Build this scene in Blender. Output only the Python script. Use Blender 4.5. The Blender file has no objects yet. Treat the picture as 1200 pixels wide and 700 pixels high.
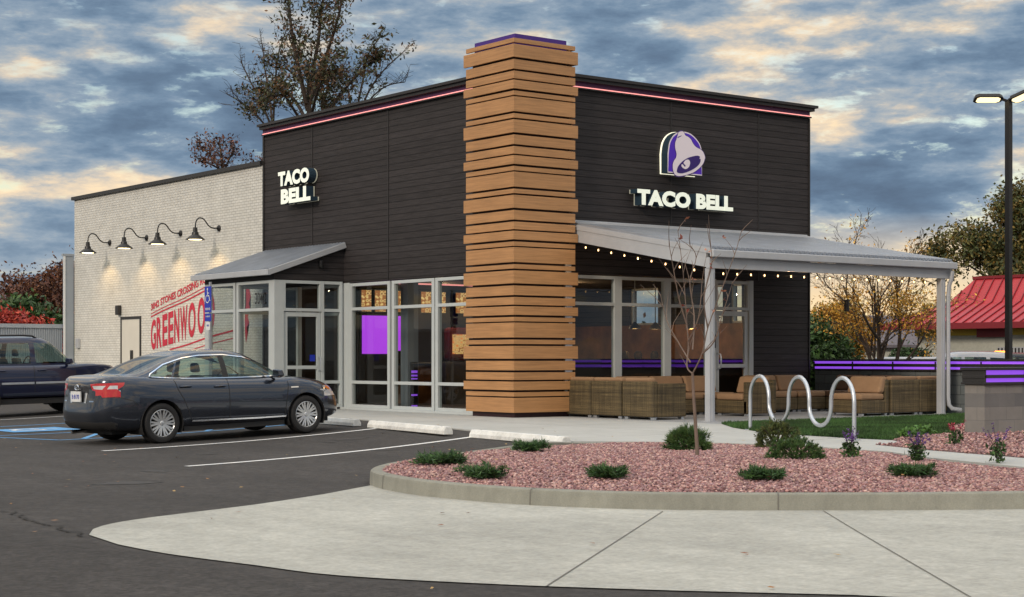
import bpy, bmesh, math, random
import numpy as np
from mathutils import Vector, Matrix
from mathutils.bvhtree import BVHTree
R = math.radians
random.seed(7); rng = np.random.default_rng(7)
S = bpy.context.scene
COL = S.collection
# ------------------------------------------------------------------ camera, sky, sun, exposure
TH = 0.651062                      # the photograph looks 37.3 deg off the building's long side
CAM = Vector((-20.208, -26.468, 1.19))
cd = bpy.data.cameras.new('camera'); cam = bpy.data.objects.new('camera', cd); COL.objects.link(cam)
cam.location = CAM; cam.rotation_euler = (R(90), 0, -TH)
cd.sensor_width = 36; cd.lens = 36*1958/1200; cd.shift_y = 70/1200; cd.clip_end = 3000; cd.clip_start = .1
S.camera = cam
W = bpy.data.worlds.new('World'); S.world = W; W.use_nodes = True
def build_world():
    nt = W.node_tree; nt.nodes.clear(); N = nt.nodes; L = nt.links
    out = N.new('ShaderNodeOutputWorld')
    sky = N.new('ShaderNodeTexSky'); sky.sky_type = 'NISHITA'; sky.sun_disc = False
    sky.sun_elevation = R(24); sky.sun_rotation = R(-112); sky.air_density = 1.4
    b1 = N.new('ShaderNodeBackground'); b1.inputs[1].default_value = .13
    L.new(sky.outputs[0], b1.inputs[0])
    tc = N.new('ShaderNodeTexCoord')
    mp = N.new('ShaderNodeMapping'); mp.inputs['Scale'].default_value = (1, 1, 3.3); mp.inputs['Location'].default_value = (3.1, 1.35, .2)
    L.new(tc.outputs['Generated'], mp.inputs[0])
    def noise(scale, detail, rough, dist, src=mp):
        n = N.new('ShaderNodeTexNoise'); n.inputs['Scale'].default_value = scale; n.inputs['Detail'].default_value = detail
        n.inputs['Roughness'].default_value = rough; n.inputs['Distortion'].default_value = dist
        L.new(src.outputs[0], n.inputs['Vector']); return n
    def math_(op, a, b=None, c=None):
        m = N.new('ShaderNodeMath'); m.operation = op
        for i, q in enumerate((a, b, c)):
            if q is None: continue
            if isinstance(q, (int, float)): m.inputs[i].default_value = q
            else: L.new(q, m.inputs[i])
        return m.outputs[0]
    n1 = noise(5.6, 10, .54, .12); n2 = noise(24, 8, .62, .1); n3 = noise(3.0, 3, .5, .1)
    mix = math_('ADD', math_('MULTIPLY', n1.outputs[0], .62), math_('MULTIPLY', n2.outputs[0], .27))
    mix = math_('ADD', mix, math_('MULTIPLY', n3.outputs[0], .13))
    cr = N.new('ShaderNodeValToRGB'); L.new(mix, cr.inputs[0])
    e = cr.color_ramp.elements
    e[0].position = .34; e[0].color = (.095, .14, .21, 1)
    e[1].position = .68; e[1].color = (1.0, .84, .60, 1)
    for p, c in ((.41, (.125, .19, .28)), (.45, (.17, .25, .35)), (.485, (.26, .335, .42)), (.515, (.40, .43, .45)), (.55, (.70, .59, .46)), (.595, (1.0, .76, .48))):
        k = e.new(p); k.color = (*c, 1)
    sep = N.new('ShaderNodeSeparateXYZ'); L.new(tc.outputs['Generated'], sep.inputs[0])
    # the cloud deck thins towards the horizon and is lit from above: brighter overhead
    hz = N.new('ShaderNodeMapRange'); L.new(sep.outputs['Z'], hz.inputs[0])
    hz.inputs[1].default_value = 0; hz.inputs[2].default_value = .09; hz.inputs[3].default_value = .5; hz.inputs[4].default_value = 0
    pale = N.new('ShaderNodeMixRGB'); L.new(hz.outputs[0], pale.inputs[0]); L.new(cr.outputs[0], pale.inputs[1]); pale.inputs[2].default_value = (.36, .42, .47, 1)
    zen = N.new('ShaderNodeMapRange'); L.new(sep.outputs['Z'], zen.inputs[0])
    zen.inputs[1].default_value = .25; zen.inputs[2].default_value = 1; zen.inputs[3].default_value = 1; zen.inputs[4].default_value = 3.2
    # warm glow low in the sky behind the building's right side
    dt = N.new('ShaderNodeVectorMath'); dt.operation = 'DOT_PRODUCT'; L.new(tc.outputs['Generated'], dt.inputs[0]); dt.inputs[1].default_value = Vector((.781, .662, .02)).normalized()
    gl = N.new('ShaderNodeMapRange'); gl.interpolation_type = 'SMOOTHSTEP'; L.new(dt.outputs['Value'], gl.inputs[0])
    gl.inputs[1].default_value = .991; gl.inputs[2].default_value = 1.0; gl.inputs[3].default_value = 0; gl.inputs[4].default_value = .97
    low = N.new('ShaderNodeMapRange'); L.new(sep.outputs['Z'], low.inputs[0]); low.inputs[1].default_value = .03; low.inputs[2].default_value = .085; low.inputs[3].default_value = 1; low.inputs[4].default_value = 0
    glow = math_('MULTIPLY', gl.outputs[0], low.outputs[0])
    warm = N.new('ShaderNodeMixRGB'); L.new(glow, warm.inputs[0]); L.new(pale.outputs[0], warm.inputs[1]); warm.inputs[2].default_value = (1.0, .74, .42, 1)
    b2 = N.new('ShaderNodeBackground'); L.new(warm.outputs[0], b2.inputs[0]); L.new(zen.outputs[0], b2.inputs[1])
    # gaps of clear sky
    gp = N.new('ShaderNodeMapRange'); L.new(n2.outputs[0], gp.inputs[0]); gp.inputs[1].default_value = .56; gp.inputs[2].default_value = .70; gp.inputs[3].default_value = 1; gp.inputs[4].default_value = .25
    ms = N.new('ShaderNodeMixShader'); L.new(gp.outputs[0], ms.inputs[0]); L.new(b1.outputs[0], ms.inputs[1]); L.new(b2.outputs[0], ms.inputs[2])
    L.new(ms.outputs[0], out.inputs[0])
build_world()
sd = bpy.data.lights.new('sun', 'SUN'); sun = bpy.data.objects.new('sun', sd); COL.objects.link(sun)
sd.energy = 1.5; sd.angle = R(11); sd.color = (1, .85, .68)
sun.rotation_euler = Vector((-.85, -.34, .41)).to_track_quat('Z', 'Y').to_euler()
S.view_settings.view_transform = 'Standard'; S.view_settings.look = 'None'; S.view_settings.gamma = 1
S.view_settings.exposure = 0.17; S.view_settings.use_curve_mapping = False
S.render.engine = 'CYCLES'
S.cycles.max_bounces = 6; S.cycles.transparent_max_bounces = 16; S.cycles.caustics_reflective = False; S.cycles.caustics_refractive = False
S.cycles.use_denoising = True; S.cycles.sample_clamp_indirect = 4
# ------------------------------------------------------------------ materials
def mat(name, col, rough=.6, metal=0, **k):
    m = bpy.data.materials.new(name); m.use_nodes = True
    nt = m.node_tree; N = nt.nodes; L = nt.links; b = N['Principled BSDF']
    b.inputs['Base Color'].default_value = (*col, 1); b.inputs['Roughness'].default_value = rough; b.inputs['Metallic'].default_value = metal
    if 'coat' in k: b.inputs['Coat Weight'].default_value = k['coat']; b.inputs['Coat Roughness'].default_value = .04
    if 'emit' in k:
        b.inputs['Emission Color'].default_value = (*k['emit'], 1); b.inputs['Emission Strength'].default_value = k.get('es', 1)
    if 'spec' in k: b.inputs['Specular IOR Level'].default_value = k['spec']
    tc = N.new('ShaderNodeTexCoord')
    def nz(scale, detail=5, rough_=.55, stretch=None, dist=0):
        n = N.new('ShaderNodeTexNoise'); n.inputs['Scale'].default_value = scale; n.inputs['Detail'].default_value = detail; n.inputs['Roughness'].default_value = rough_
        n.inputs['Distortion'].default_value = dist
        if stretch:
            mp = N.new('ShaderNodeMapping'); mp.inputs['Scale'].default_value = stretch; L.new(tc.outputs['Object'], mp.inputs[0]); L.new(mp.outputs[0], n.inputs['Vector'])
        else: L.new(tc.outputs['Object'], n.inputs['Vector'])
        return n
    if 'var' in k:                       # (scale, amount, stretch) blotchy tone variation, several layers
        cur = None
        for (sc, am, st) in k['var']:
            n = nz(sc, 6, .6, st)
            mr = N.new('ShaderNodeMapRange'); L.new(n.outputs[0], mr.inputs[0]); mr.inputs[1].default_value = .3; mr.inputs[2].default_value = .7; mr.inputs[3].default_value = 1-am; mr.inputs[4].default_value = 1+am
            if cur is None: cur = mr.outputs[0]
            else:
                mm = N.new('ShaderNodeMath'); mm.operation = 'MULTIPLY'; L.new(cur, mm.inputs[0]); L.new(mr.outputs[0], mm.inputs[1]); cur = mm.outputs[0]
        mx = N.new('ShaderNodeVectorMath'); mx.operation = 'SCALE'; mx.inputs[0].default_value = col; L.new(cur, mx.inputs['Scale']); L.new(mx.outputs[0], b.inputs['Base Color'])
    if 'bump' in k:
        sc, st, dist, strech = k['bump']
        n = nz(sc, 6, .65, strech); bp = N.new('ShaderNodeBump'); bp.inputs['Strength'].default_value = st; bp.inputs['Distance'].default_value = dist
        L.new(n.outputs[0], bp.inputs['Height']); L.new(bp.outputs[0], b.inputs['Normal'])
    return m
def attr_color(m, name='tone', amount=1.0):
    """multiply the base colour by the mesh's own per-piece colour attribute"""
    nt = m.node_tree; b = nt.nodes['Principled BSDF']
    a = nt.nodes.new('ShaderNodeAttribute'); a.attribute_name = name
    nt.links.new(a.outputs['Color'], b.inputs['Base Color']); return m
def glass_mat(name, tint=(.70, .74, .73), ior=1.55, rough=0.0):
    m = bpy.data.materials.new(name); m.use_nodes = True; nt = m.node_tree; N = nt.nodes; L = nt.links; N.clear()
    o = N.new('ShaderNodeOutputMaterial'); t = N.new('ShaderNodeBsdfTransparent'); t.inputs[0].default_value = (*tint, 1)
    g = N.new('ShaderNodeBsdfGlossy'); g.inputs['Roughness'].default_value = rough; f = N.new('ShaderNodeFresnel'); ge = N.new('ShaderNodeNewGeometry'); mi = N.new('ShaderNodeMapRange'); L.new(ge.outputs['Backfacing'], mi.inputs[0]); mi.inputs[3].default_value = ior; mi.inputs[4].default_value = 1/ior; L.new(mi.outputs[0], f.inputs[0])
    mx = N.new('ShaderNodeMixShader'); L.new(f.outputs[0], mx.inputs[0]); L.new(t.outputs[0], mx.inputs[1]); L.new(g.outputs[0], mx.inputs[2]); L.new(mx.outputs[0], o.inputs[0])
    return m
def plank_mat(name, col, pitch, axis='Z'):
    """dark fibre boards laid in horizontal courses with a wood grain"""
    m = mat(name, col, .55, bump=None) if False else bpy.data.materials.new(name); m.use_nodes = True
    nt = m.node_tree; N = nt.nodes; L = nt.links; b = N['Principled BSDF']; b.inputs['Roughness'].default_value = .62; b.inputs['Specular IOR Level'].default_value = .25
    tc = N.new('ShaderNodeTexCoord'); sp = N.new('ShaderNodeSeparateXYZ'); L.new(tc.outputs['Object'], sp.inputs[0])
    d = N.new('ShaderNodeMath'); d.operation = 'DIVIDE'; L.new(sp.outputs['Z'], d.inputs[0]); d.inputs[1].default_value = pitch
    fr = N.new('ShaderNodeMath'); fr.operation = 'FRACT'; L.new(d.outputs[0], fr.inputs[0])
    gt = N.new('ShaderNodeMath'); gt.operation = 'GREATER_THAN'; L.new(fr.outputs[0], gt.inputs[0]); gt.inputs[1].default_value = .14
    fl = N.new('ShaderNodeMath'); fl.operation = 'FLOOR'; L.new(d.outputs[0], fl.inputs[0])
    wn = N.new('ShaderNodeTexWhiteNoise'); wn.noise_dimensions = '1D'; L.new(fl.outputs[0], wn.inputs['W'])
    mp = N.new('ShaderNodeMapping'); mp.inputs['Scale'].default_value = (1, 1, 34); L.new(tc.outputs['Object'], mp.inputs[0])
    n = N.new('ShaderNodeTexNoise'); n.inputs['Scale'].default_value = 1.7; n.inputs['Detail'].default_value = 9; n.inputs['Roughness'].default_value = .68; L.new(mp.outputs[0], n.inputs['Vector'])
    a = N.new('ShaderNodeMapRange'); L.new(n.outputs[0], a.inputs[0]); a.inputs[1].default_value = .32; a.inputs[2].default_value = .68; a.inputs[3].default_value = .55; a.inputs[4].default_value = 1.6
    w2 = N.new('ShaderNodeMapRange'); L.new(wn.outputs[0], w2.inputs[0]); w2.inputs[3].default_value = .85; w2.inputs[4].default_value = 1.15
    q = N.new('ShaderNodeMath'); q.operation = 'MULTIPLY'; L.new(a.outputs[0], q.inputs[0]); L.new(w2.outputs[0], q.inputs[1])
    g2 = N.new('ShaderNodeMapRange'); L.new(gt.outputs[0], g2.inputs[0]); g2.inputs[3].default_value = .38; g2.inputs[4].default_value = 1
    q2 = N.new('ShaderNodeMath'); q2.operation = 'MULTIPLY'; L.new(q.outputs[0], q2.inputs[0]); L.new(g2.outputs[0], q2.inputs[1])
    sc = N.new('ShaderNodeVectorMath'); sc.operation = 'SCALE'; sc.inputs[0].default_value = col; L.new(q2.outputs[0], sc.inputs['Scale']); L.new(sc.outputs[0], b.inputs['Base Color'])
    bp = N.new('ShaderNodeBump'); bp.inputs['Strength'].default_value = .6; bp.inputs['Distance'].default_value = .01
    hh = N.new('ShaderNodeMath'); hh.operation = 'ADD'; L.new(gt.outputs[0], hh.inputs[0])
    hs = N.new('ShaderNodeMath'); hs.operation = 'MULTIPLY'; L.new(n.outputs[0], hs.inputs[0]); hs.inputs[1].default_value = .5; L.new(hs.outputs[0], hh.inputs[1])
    L.new(hh.outputs[0], bp.inputs['Height']); L.new(bp.outputs[0], b.inputs['Normal'])
    return m
def brick_mat(name, c1, c2, mortar, bw=.2, rh=.0677, msize=.006, rough=.7, axes=('Y', 'Z'), bump=.7):
    m = bpy.data.materials.new(name); m.use_nodes = True; nt = m.node_tree; N = nt.nodes; L = nt.links; b = N['Principled BSDF']; b.inputs['Roughness'].default_value = rough
    tc = N.new('ShaderNodeTexCoord'); sp = N.new('ShaderNodeSeparateXYZ'); L.new(tc.outputs['Object'], sp.inputs[0]); cb = N.new('ShaderNodeCombineXYZ')
    ad = N.new('ShaderNodeMath'); ad.operation = 'ADD'; L.new(sp.outputs['X'], ad.inputs[0]); L.new(sp.outputs['Y'], ad.inputs[1])
    L.new(ad.outputs[0], cb.inputs[0]); L.new(sp.outputs['Z'], cb.inputs[1])
    bt = N.new('ShaderNodeTexBrick'); L.new(cb.outputs[0], bt.inputs['Vector']); bt.inputs['Scale'].default_value = 1
    bt.inputs['Color1'].default_value = (*c1, 1); bt.inputs['Color2'].default_value = (*c2, 1); bt.inputs['Mortar'].default_value = (*mortar, 1)
    bt.inputs['Mortar Size'].default_value = msize; bt.inputs['Mortar Smooth'].default_value = .3; bt.inputs['Brick Width'].default_value = bw; bt.inputs['Row Height'].default_value = rh
    n = N.new('ShaderNodeTexNoise'); n.inputs['Scale'].default_value = 2.2; n.inputs['Detail'].default_value = 8; n.inputs['Roughness'].default_value = .7; L.new(tc.outputs['Object'], n.inputs['Vector'])
    mr = N.new('ShaderNodeMapRange'); L.new(n.outputs[0], mr.inputs[0]); mr.inputs[1].default_value = .3; mr.inputs[2].default_value = .7; mr.inputs[3].default_value = .86; mr.inputs[4].default_value = 1.1
    sc = N.new('ShaderNodeVectorMath'); sc.operation = 'SCALE'; L.new(bt.outputs['Color'], sc.inputs[0]); L.new(mr.outputs[0], sc.inputs['Scale']); L.new(sc.outputs[0], b.inputs['Base Color'])
    bp = N.new('ShaderNodeBump'); bp.inputs['Strength'].default_value = bump; bp.inputs['Distance'].default_value = .008; bp.invert = True
    L.new(bt.outputs['Fac'], bp.inputs['Height']); L.new(bp.outputs[0], b.inputs['Normal'])
    return m
M = {}
M['asphalt'] = mat('asphalt', (.038, .035, .034), .9, var=[(.3, .22, None), (1.3, .20, (1, .35, 1)), (7, .30, None), (19, .45, None)], bump=(120, .5, .01, None))
M['asphalt_old'] = mat('asphalt_old', (.034, .031, .030), .9, var=[(.9, .3, (1, .35, 1)), (8, .40, None), (22, .55, None)], bump=(70, .8, .012, None))
M['asphalt_stain'] = mat('asphalt_stain', (.030, .028, .027), .7, var=[(7, .25, None), (19, .35, None)])
M['crack'] = mat('crack', (.012, .011, .010), .9)
M['joint'] = mat('joint_sealant', (.15, .145, .13), .9)
M['concrete'] = mat('concrete', (.375, .378, .345), .85, var=[(.45, .13, None), (2.5, .10, (1, .3, 1)), (9, .12, None), (26, .16, None)], bump=(90, .35, .006, None))
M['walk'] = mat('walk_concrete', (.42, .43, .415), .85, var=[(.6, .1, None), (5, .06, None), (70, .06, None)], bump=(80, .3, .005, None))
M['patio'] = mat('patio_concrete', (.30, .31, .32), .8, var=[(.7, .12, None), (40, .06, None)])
M['kerb'] = mat('kerb_concrete', (.235, .235, .20), .85, var=[(1.2, .14, None), (9, .1, (1, 1, .4)), (80, .12, None)], bump=(60, .4, .006, None))
M['line_white'] = mat('line_white', (.74, .75, .75), .7, var=[(14, .12, None)])
M['line_blue'] = mat('line_blue', (.10, .32, .62), .7, var=[(14, .12, None)])
M['dark_plank'] = plank_mat('dark_plank', (.034, .030, .031), .142)
M['slat'] = mat('cedar_slat', (.43, .225, .095), .5, var=[(1.5, .20, (1, 1, 26)), (.9, .10, None)], bump=(3, .15, .004, (1, 1, 40)))
M['cornice_dark'] = mat('cornice_band', (.07, .016, .075), .5)
M['pillar_core'] = mat('pillar_core', (.03, .008, .012), .6)
M['purple_paint'] = mat('purple_paint', (.055, .015, .22), .45)
M['purple_deep'] = mat('purple_deep', (.028, .006, .15), .5)
M['white_brick'] = brick_mat('white_brick', (.69, .685, .645), (.63, .625, .585), (.44, .43, .40), .205, .0705, .008, bump=.8)
M['block'] = brick_mat('split_face_block', (.25, .235, .22), (.14, .14, .145), (.18, .175, .17), .42, .21, .006, .95, bump=.4)
M['block_grey'] = brick_mat('grey_block', (.13, .15, .155), (.115, .13, .135), (.07, .08, .085), .406, .203, .010, .9)
M['cap'] = mat('roof_cap', (.022, .020, .020), .45)
M['alu'] = mat('anodised_frame', (.52, .56, .565), .42, .1, var=[(3, .04, None)])
M['galv'] = mat('galvanised', (.55, .59, .64), .36, .75, var=[(2.5, .10, (1, 1, .4)), (18, .06, None)])
M['galv_paint'] = mat('grey_steel', (.46, .48, .51), .45, .2, var=[(3, .06, None)])
M['galv_dark'] = mat('rib_roof', (.42, .46, .52), .42, .6, var=[(2, .12, None)])
M['glass'] = glass_mat('window_glass')
M['glass_dark'] = glass_mat('car_glass', (.55, .66, .62), 1.6)
M['glass_black'] = glass_mat('tinted_glass', (.20, .25, .25), 1.6)
M['black'] = mat('black_paint', (.012, .012, .013), .4)
M['black_soft'] = mat('black_plastic', (.018, .018, .019), .7)
M['red_mural'] = mat('mural_red', (.50, .025, .055), .7, var=[(9, .22, None)])
M['white_paint'] = mat('door_white', (.62, .60, .54), .55, var=[(2, .04, None)])
M['dark_int'] = mat('interior_dark', (.06, .045, .038), .8)
M['warm_int'] = mat('interior_warm', (.22, .10, .035), .8, var=[(.9, .6, None), (3, .3, None)])
M['int_floor'] = mat('interior_floor', (.10, .095, .09), .5)
M['led_pink'] = mat('led_pink', (.8, .3, .3), .5, emit=(1.0, .34, .30), es=1.1)
M['led_purple'] = mat('led_purple', (.3, .1, .6), .5, emit=(.25, .07, .72), es=.85)
M['led_dim'] = mat('led_purple_dim', (.2, .06, .5), .5, emit=(.12, .03, .5), es=.25)
M['screen_purple'] = mat('screen_purple', (.2, .05, .4), .5, emit=(.50, .06, .90), es=1.0)
M['bulb'] = mat('bulb', (1, .8, .5), .4, emit=(1, .60, .26), es=4)
M['lamp_on'] = mat('lamp_lit', (1, .9, .6), .4, emit=(1, .80, .42), es=7)
M['lamp_white'] = mat('lamp_panel_lit', (1, .95, .8), .4, emit=(1, .78, .42), es=1.7)
M['sign_face'] = mat('sign_face', (.75, .78, .70), .5, emit=(.80, .86, .70), es=.42)
M['sign_return'] = mat('sign_return', (.02, .045, .07), .5)
M['halo'] = mat('halo_led', (1, 1, .8), .5, emit=(1, .95, .72), es=.8)
M['halo_dim'] = mat('halo_letters', (.3, .3, .25), .5, emit=(1, .95, .72), es=.22)
M['bell_white'] = mat('bell_white', (.64, .58, .62), .5, emit=(.80, .70, .74), es=.14)
M['wicker'] = mat('wicker', (.095, .070, .033), .7, var=[(1.0, .60, (1, 1, 26)), (1.0, .40, (26, 26, 1)), (3, .2, None)], bump=(1.2, .9, .02, (36, 36, 42)))
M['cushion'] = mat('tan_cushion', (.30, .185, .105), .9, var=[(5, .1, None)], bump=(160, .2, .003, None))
M['cushion_brown'] = mat('brown_cushion', (.135, .075, .042), .9, var=[(5, .1, None)], bump=(160, .2, .003, None))  # tan cushion darkened for seats turned from the light, shade in the colour
M['stop_white'] = mat('stop_white', (.72, .73, .71), .8, var=[(5, .14, None), (30, .1, None)], bump=(60, .5, .006, None))
M['rubber'] = mat('rubber', (.014, .014, .015), .75, bump=(90, .2, .004, None))
M['rim'] = mat('alloy_rim', (.62, .64, .66), .28, .8)
M['chrome'] = mat('chrome', (.75, .77, .8), .12, 1)
M['carpaint'] = mat('grey_car_paint', (.048, .058, .080), .20, .8, coat=1)
M['bluepaint'] = mat('blue_car_paint', (.006, .011, .045), .3, .3, coat=1)
M['whitecar'] = mat('silver_car_paint', (.42, .43, .46), .35, .3, coat=1)
M['blackcar'] = mat('black_car_paint', (.012, .012, .014), .3, .2, coat=1)
M['taillight'] = mat('tail_lens', (.42, .012, .016), .12, coat=1, emit=(.5, .01, .015), es=.12)
M['clearlens'] = mat('clear_lens', (.62, .62, .64), .12, .2, coat=1)
M['amber'] = mat('amber_lens', (.75, .17, .015), .2, coat=1)
M['amber_lit'] = mat('amber_lit', (.9, .3, .05), .3, emit=(1, .25, .03), es=4)
M['seat_grey'] = mat('seat_fabric', (.085, .09, .085), .9)
M['grass'] = attr_color(mat('grass_blade', (.04, .1, .02), .8)); M['lawn'] = mat('lawn_soil', (.016, .040, .012), .95, var=[(6, .3, None)])
M['rock'] = attr_color(mat('mulch_rock', (.3, .17, .16), .85)); M['mulch_bed'] = mat('mulch_bed', (.125, .068, .068), .95, var=[(25, .4, None)], bump=(40, .8, .02, None))
M['leaf'] = attr_color(mat('leaf', (.06, .08, .03), .65))
M['bark'] = mat('bark', (.050, .036, .028), .9, var=[(6, .3, (1, 1, .2))], bump=(20, .6, .02, (1, 1, .2)))
M['bark_pale'] = mat('bark_pale', (.17, .125, .10), .85, var=[(9, .25, (1, 1, .3))])
M['red_roof'] = mat('red_metal_roof', (.42, .028, .040), .42, .1, var=[(.7, .1, None)])
M['red_dark'] = mat('red_seam', (.20, .012, .02), .5)
M['cream'] = mat('cream_stucco', (.44, .45, .40), .9, var=[(.8, .12, None), (8, .1, None)])
M['yellow'] = mat('yellow_band', (.55, .44, .06), .7)
M['fence'] = mat('ribbed_panel', (.34, .38, .43), .55, .2, var=[(1, .08, None)])
M['fence_post'] = mat('panel_post', (.22, .255, .30), .5, .2)
M['sign_blue'] = mat('sign_blue', (.015, .035, .42), .4); M['sign_white'] = mat('sign_white', (.75, .77, .78), .4)
M['grey_roof'] = mat('grey_shingle', (.13, .12, .14), .9, var=[(3, .2, None)]); M['siding'] = mat('grey_siding', (.20, .21, .22), .8)
M['skin'] = mat('skin', (.35, .19, .13), .6); M['hair'] = mat('hair', (.02, .013, .01), .7); M['yellow_cloth'] = mat('yellow_cloth', (.55, .27, .05), .9); M['dark_cloth'] = mat('dark_cloth', (.03, .03, .05), .9); M['maroon_cloth'] = mat('maroon_cloth', (.14, .03, .03), .9)
# purple backing of the bell: magenta at the top to violet at the foot, printed on the face
def grad_mat():
    m = bpy.data.materials.new('bell_purple'); m.use_nodes = True; nt = m.node_tree; N = nt.nodes; L = nt.links; b = N['Principled BSDF']
    tc = N.new('ShaderNodeTexCoord'); sp = N.new('ShaderNodeSeparateXYZ'); L.new(tc.outputs['Object'], sp.inputs[0])
    r = N.new('ShaderNodeMapRange'); L.new(sp.outputs['Z'], r.inputs[0]); r.inputs[1].default_value = 5.45; r.inputs[2].default_value = 6.0
    c = N.new('ShaderNodeMixRGB'); L.new(r.outputs[0], c.inputs[0]); c.inputs[1].default_value = (.042, .008, .26, 1); c.inputs[2].default_value = (.17, .008, .20, 1)
    L.new(c.outputs[0], b.inputs['Base Color']); L.new(c.outputs[0], b.inputs['Emission Color']); b.inputs['Emission Strength'].default_value = .45
    return m
M['bell_purple'] = grad_mat()
# menu pictures: lit boards with blocks of food colours
def menu_mat():
    m = bpy.data.materials.new('menu_print'); m.use_nodes = True; nt = m.node_tree; N = nt.nodes; L = nt.links; b = N['Principled BSDF']
    tc = N.new('ShaderNodeTexCoord'); mp = N.new('ShaderNodeMapping'); mp.inputs['Scale'].default_value = (1, 1, 1.35); L.new(tc.outputs['Object'], mp.inputs[0])
    v = N.new('ShaderNodeTexVoronoi'); v.inputs['Scale'].default_value = 7.5; v.inputs['Randomness'].default_value = .35; L.new(mp.outputs[0], v.inputs['Vector'])
    cr = N.new('ShaderNodeValToRGB'); L.new(v.outputs['Distance'], cr.inputs[0]); cr.color_ramp.interpolation = 'EASE'
    e = cr.color_ramp.elements; e[0].position = .20; e[0].color = (.70, .13, .02, 1); e[1].position = .33; e[1].color = (1, .55, .16, 1)
    for p, c in ((.40, (.16, .03, .01)), (.50, (.9, .60, .22)), (.64, (.35, .12, .03))): k = e.new(p); k.color = (*c, 1)
    L.new(cr.outputs[0], b.inputs['Emission Color']); b.inputs['Emission Strength'].default_value = .95; b.inputs['Base Color'].default_value = (.1, .08, .05, 1)
    return m
M['menu'] = menu_mat()
# ------------------------------------------------------------------ helpers
def root_loc(o):
    v = Vector((0, 0, 0))
    while o is not None: v += o.location; o = o.parent
    return v
class MB:
    def __init__(s): s.v = []; s.f = []; s.m = []; s.mi = 0
    def add(s, vs, fs, mi=None):
        b = len(s.v); s.v += [tuple(p) for p in vs]; mi = s.mi if mi is None else mi
        for f in fs: s.f.append([b+i for i in f]); s.m.append(mi)
        return s
    def box(s, x0, x1, y0, y1, z0, z1, mi=None):
        return s.add([(x0, y0, z0), (x1, y0, z0), (x1, y1, z0), (x0, y1, z0), (x0, y0, z1), (x1, y0, z1), (x1, y1, z1), (x0, y1, z1)],
                     [(0, 3, 2, 1), (4, 5, 6, 7), (0, 1, 5, 4), (1, 2, 6, 5), (2, 3, 7, 6), (3, 0, 4, 7)], mi)
    def hexa(s, b, t, mi=None):
        n = len(b); vs = list(b)+list(t)
        fs = [tuple(range(n-1, -1, -1)), tuple(range(n, 2*n))]+[(i, (i+1) % n, n+(i+1) % n, n+i) for i in range(n)]
        return s.add(vs, fs, mi)
    def beam(s, a, b, w, h, up=(0, 0, 1), mi=None):
        a = Vector(a); b = Vector(b); d = (b-a).normalized(); u = Vector(up); r = d.cross(u).normalized(); u = r.cross(d).normalized()
        k = [(-w/2, -h/2), (w/2, -h/2), (w/2, h/2), (-w/2, h/2)]
        return s.hexa([a+r*x+u*y for x, y in k], [b+r*x+u*y for x, y in k], mi)
    def tube(s, pts, rad, n=8, mi=None, cap=True):
        pts = [Vector(p) for p in pts]; rs = rad if isinstance(rad, (list, tuple)) else [rad]*len(pts)
        rings = []; ref = Vector((0, 0, 1))
        d0 = (pts[1]-pts[0]).normalized()
        if abs(d0.dot(ref)) > .9: ref = Vector((1, 0, 0))
        x = d0.cross(ref).normalized()
        for i, p in enumerate(pts):
            d = ((pts[min(i+1, len(pts)-1)]-pts[max(i-1, 0)])).normalized()
            x = (x-d*x.dot(d)).normalized(); y = d.cross(x)
            rings += [p+(x*math.cos(2*math.pi*j/n)+y*math.sin(2*math.pi*j/n))*rs[i] for j in range(n)]
        fs = [(i*n+j, i*n+(j+1) % n, (i+1)*n+(j+1) % n, (i+1)*n+j) for i in range(len(pts)-1) for j in range(n)]
        if cap: fs += [tuple(range(n-1, -1, -1)), tuple((len(pts)-1)*n+j for j in range(n))]
        return s.add(rings, fs, mi)
    def lathe(s, prof, c=(0, 0, 0), axis='Z', n=24, mi=None):
        vs = []
        for (r, h) in prof:
            for j in range(n):
                a = 2*math.pi*j/n; p = (r*math.cos(a), r*math.sin(a), h)
                if axis == 'Y': p = (p[0], p[2], p[1])
                if axis == 'X': p = (p[2], p[0], p[1])
                vs.append((p[0]+c[0], p[1]+c[1], p[2]+c[2]))
        fs = [(i*n+j, i*n+(j+1) % n, (i+1)*n+(j+1) % n, (i+1)*n+j) for i in range(len(prof)-1) for j in range(n)]
        return s.add(vs, fs, mi)
    def prism(s, poly, ax, h0, h1, mi=None):
        """polygon (a,b) extruded along the axis ax from h0 to h1"""
        def P(a, b, h): return {'X': (h, a, b), 'Y': (a, h, b), 'Z': (a, b, h)}[ax]
        return s.hexa([P(a, b, h0) for a, b in poly], [P(a, b, h1) for a, b in poly], mi)
    def build(s, name, mats, parent=None, smooth=False, bevel=0, world=True, loc=None, recalc=True):
        me = bpy.data.meshes.new(name); off = root_loc(parent) if (parent and world) else (loc or Vector((0, 0, 0))) if world else Vector((0, 0, 0))
        me.from_pydata([(p[0]-off[0], p[1]-off[1], p[2]-off[2]) for p in s.v], [], s.f)
        for m in (mats if isinstance(mats, (list, tuple)) else [mats]): me.materials.append(M[m] if isinstance(m, str) else m)
        if any(s.m): me.polygons.foreach_set('material_index', s.m)
        if recalc:
            bm = bmesh.new(); bm.from_mesh(me); bmesh.ops.recalc_face_normals(bm, faces=bm.faces); bm.to_mesh(me); bm.free()
        o = bpy.data.objects.new(name, me); COL.objects.link(o)
        if parent: o.parent = parent
        else: o.location = off
        if smooth:
            me.polygons.foreach_set('use_smooth', [True]*len(me.polygons)); me.set_sharp_from_angle(angle=R(38))
        if bevel:
            b = o.modifiers.new('bevel', 'BEVEL'); b.width = bevel; b.segments = 2; b.limit_method = 'ANGLE'; b.angle_limit = R(40)
        return o
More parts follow.
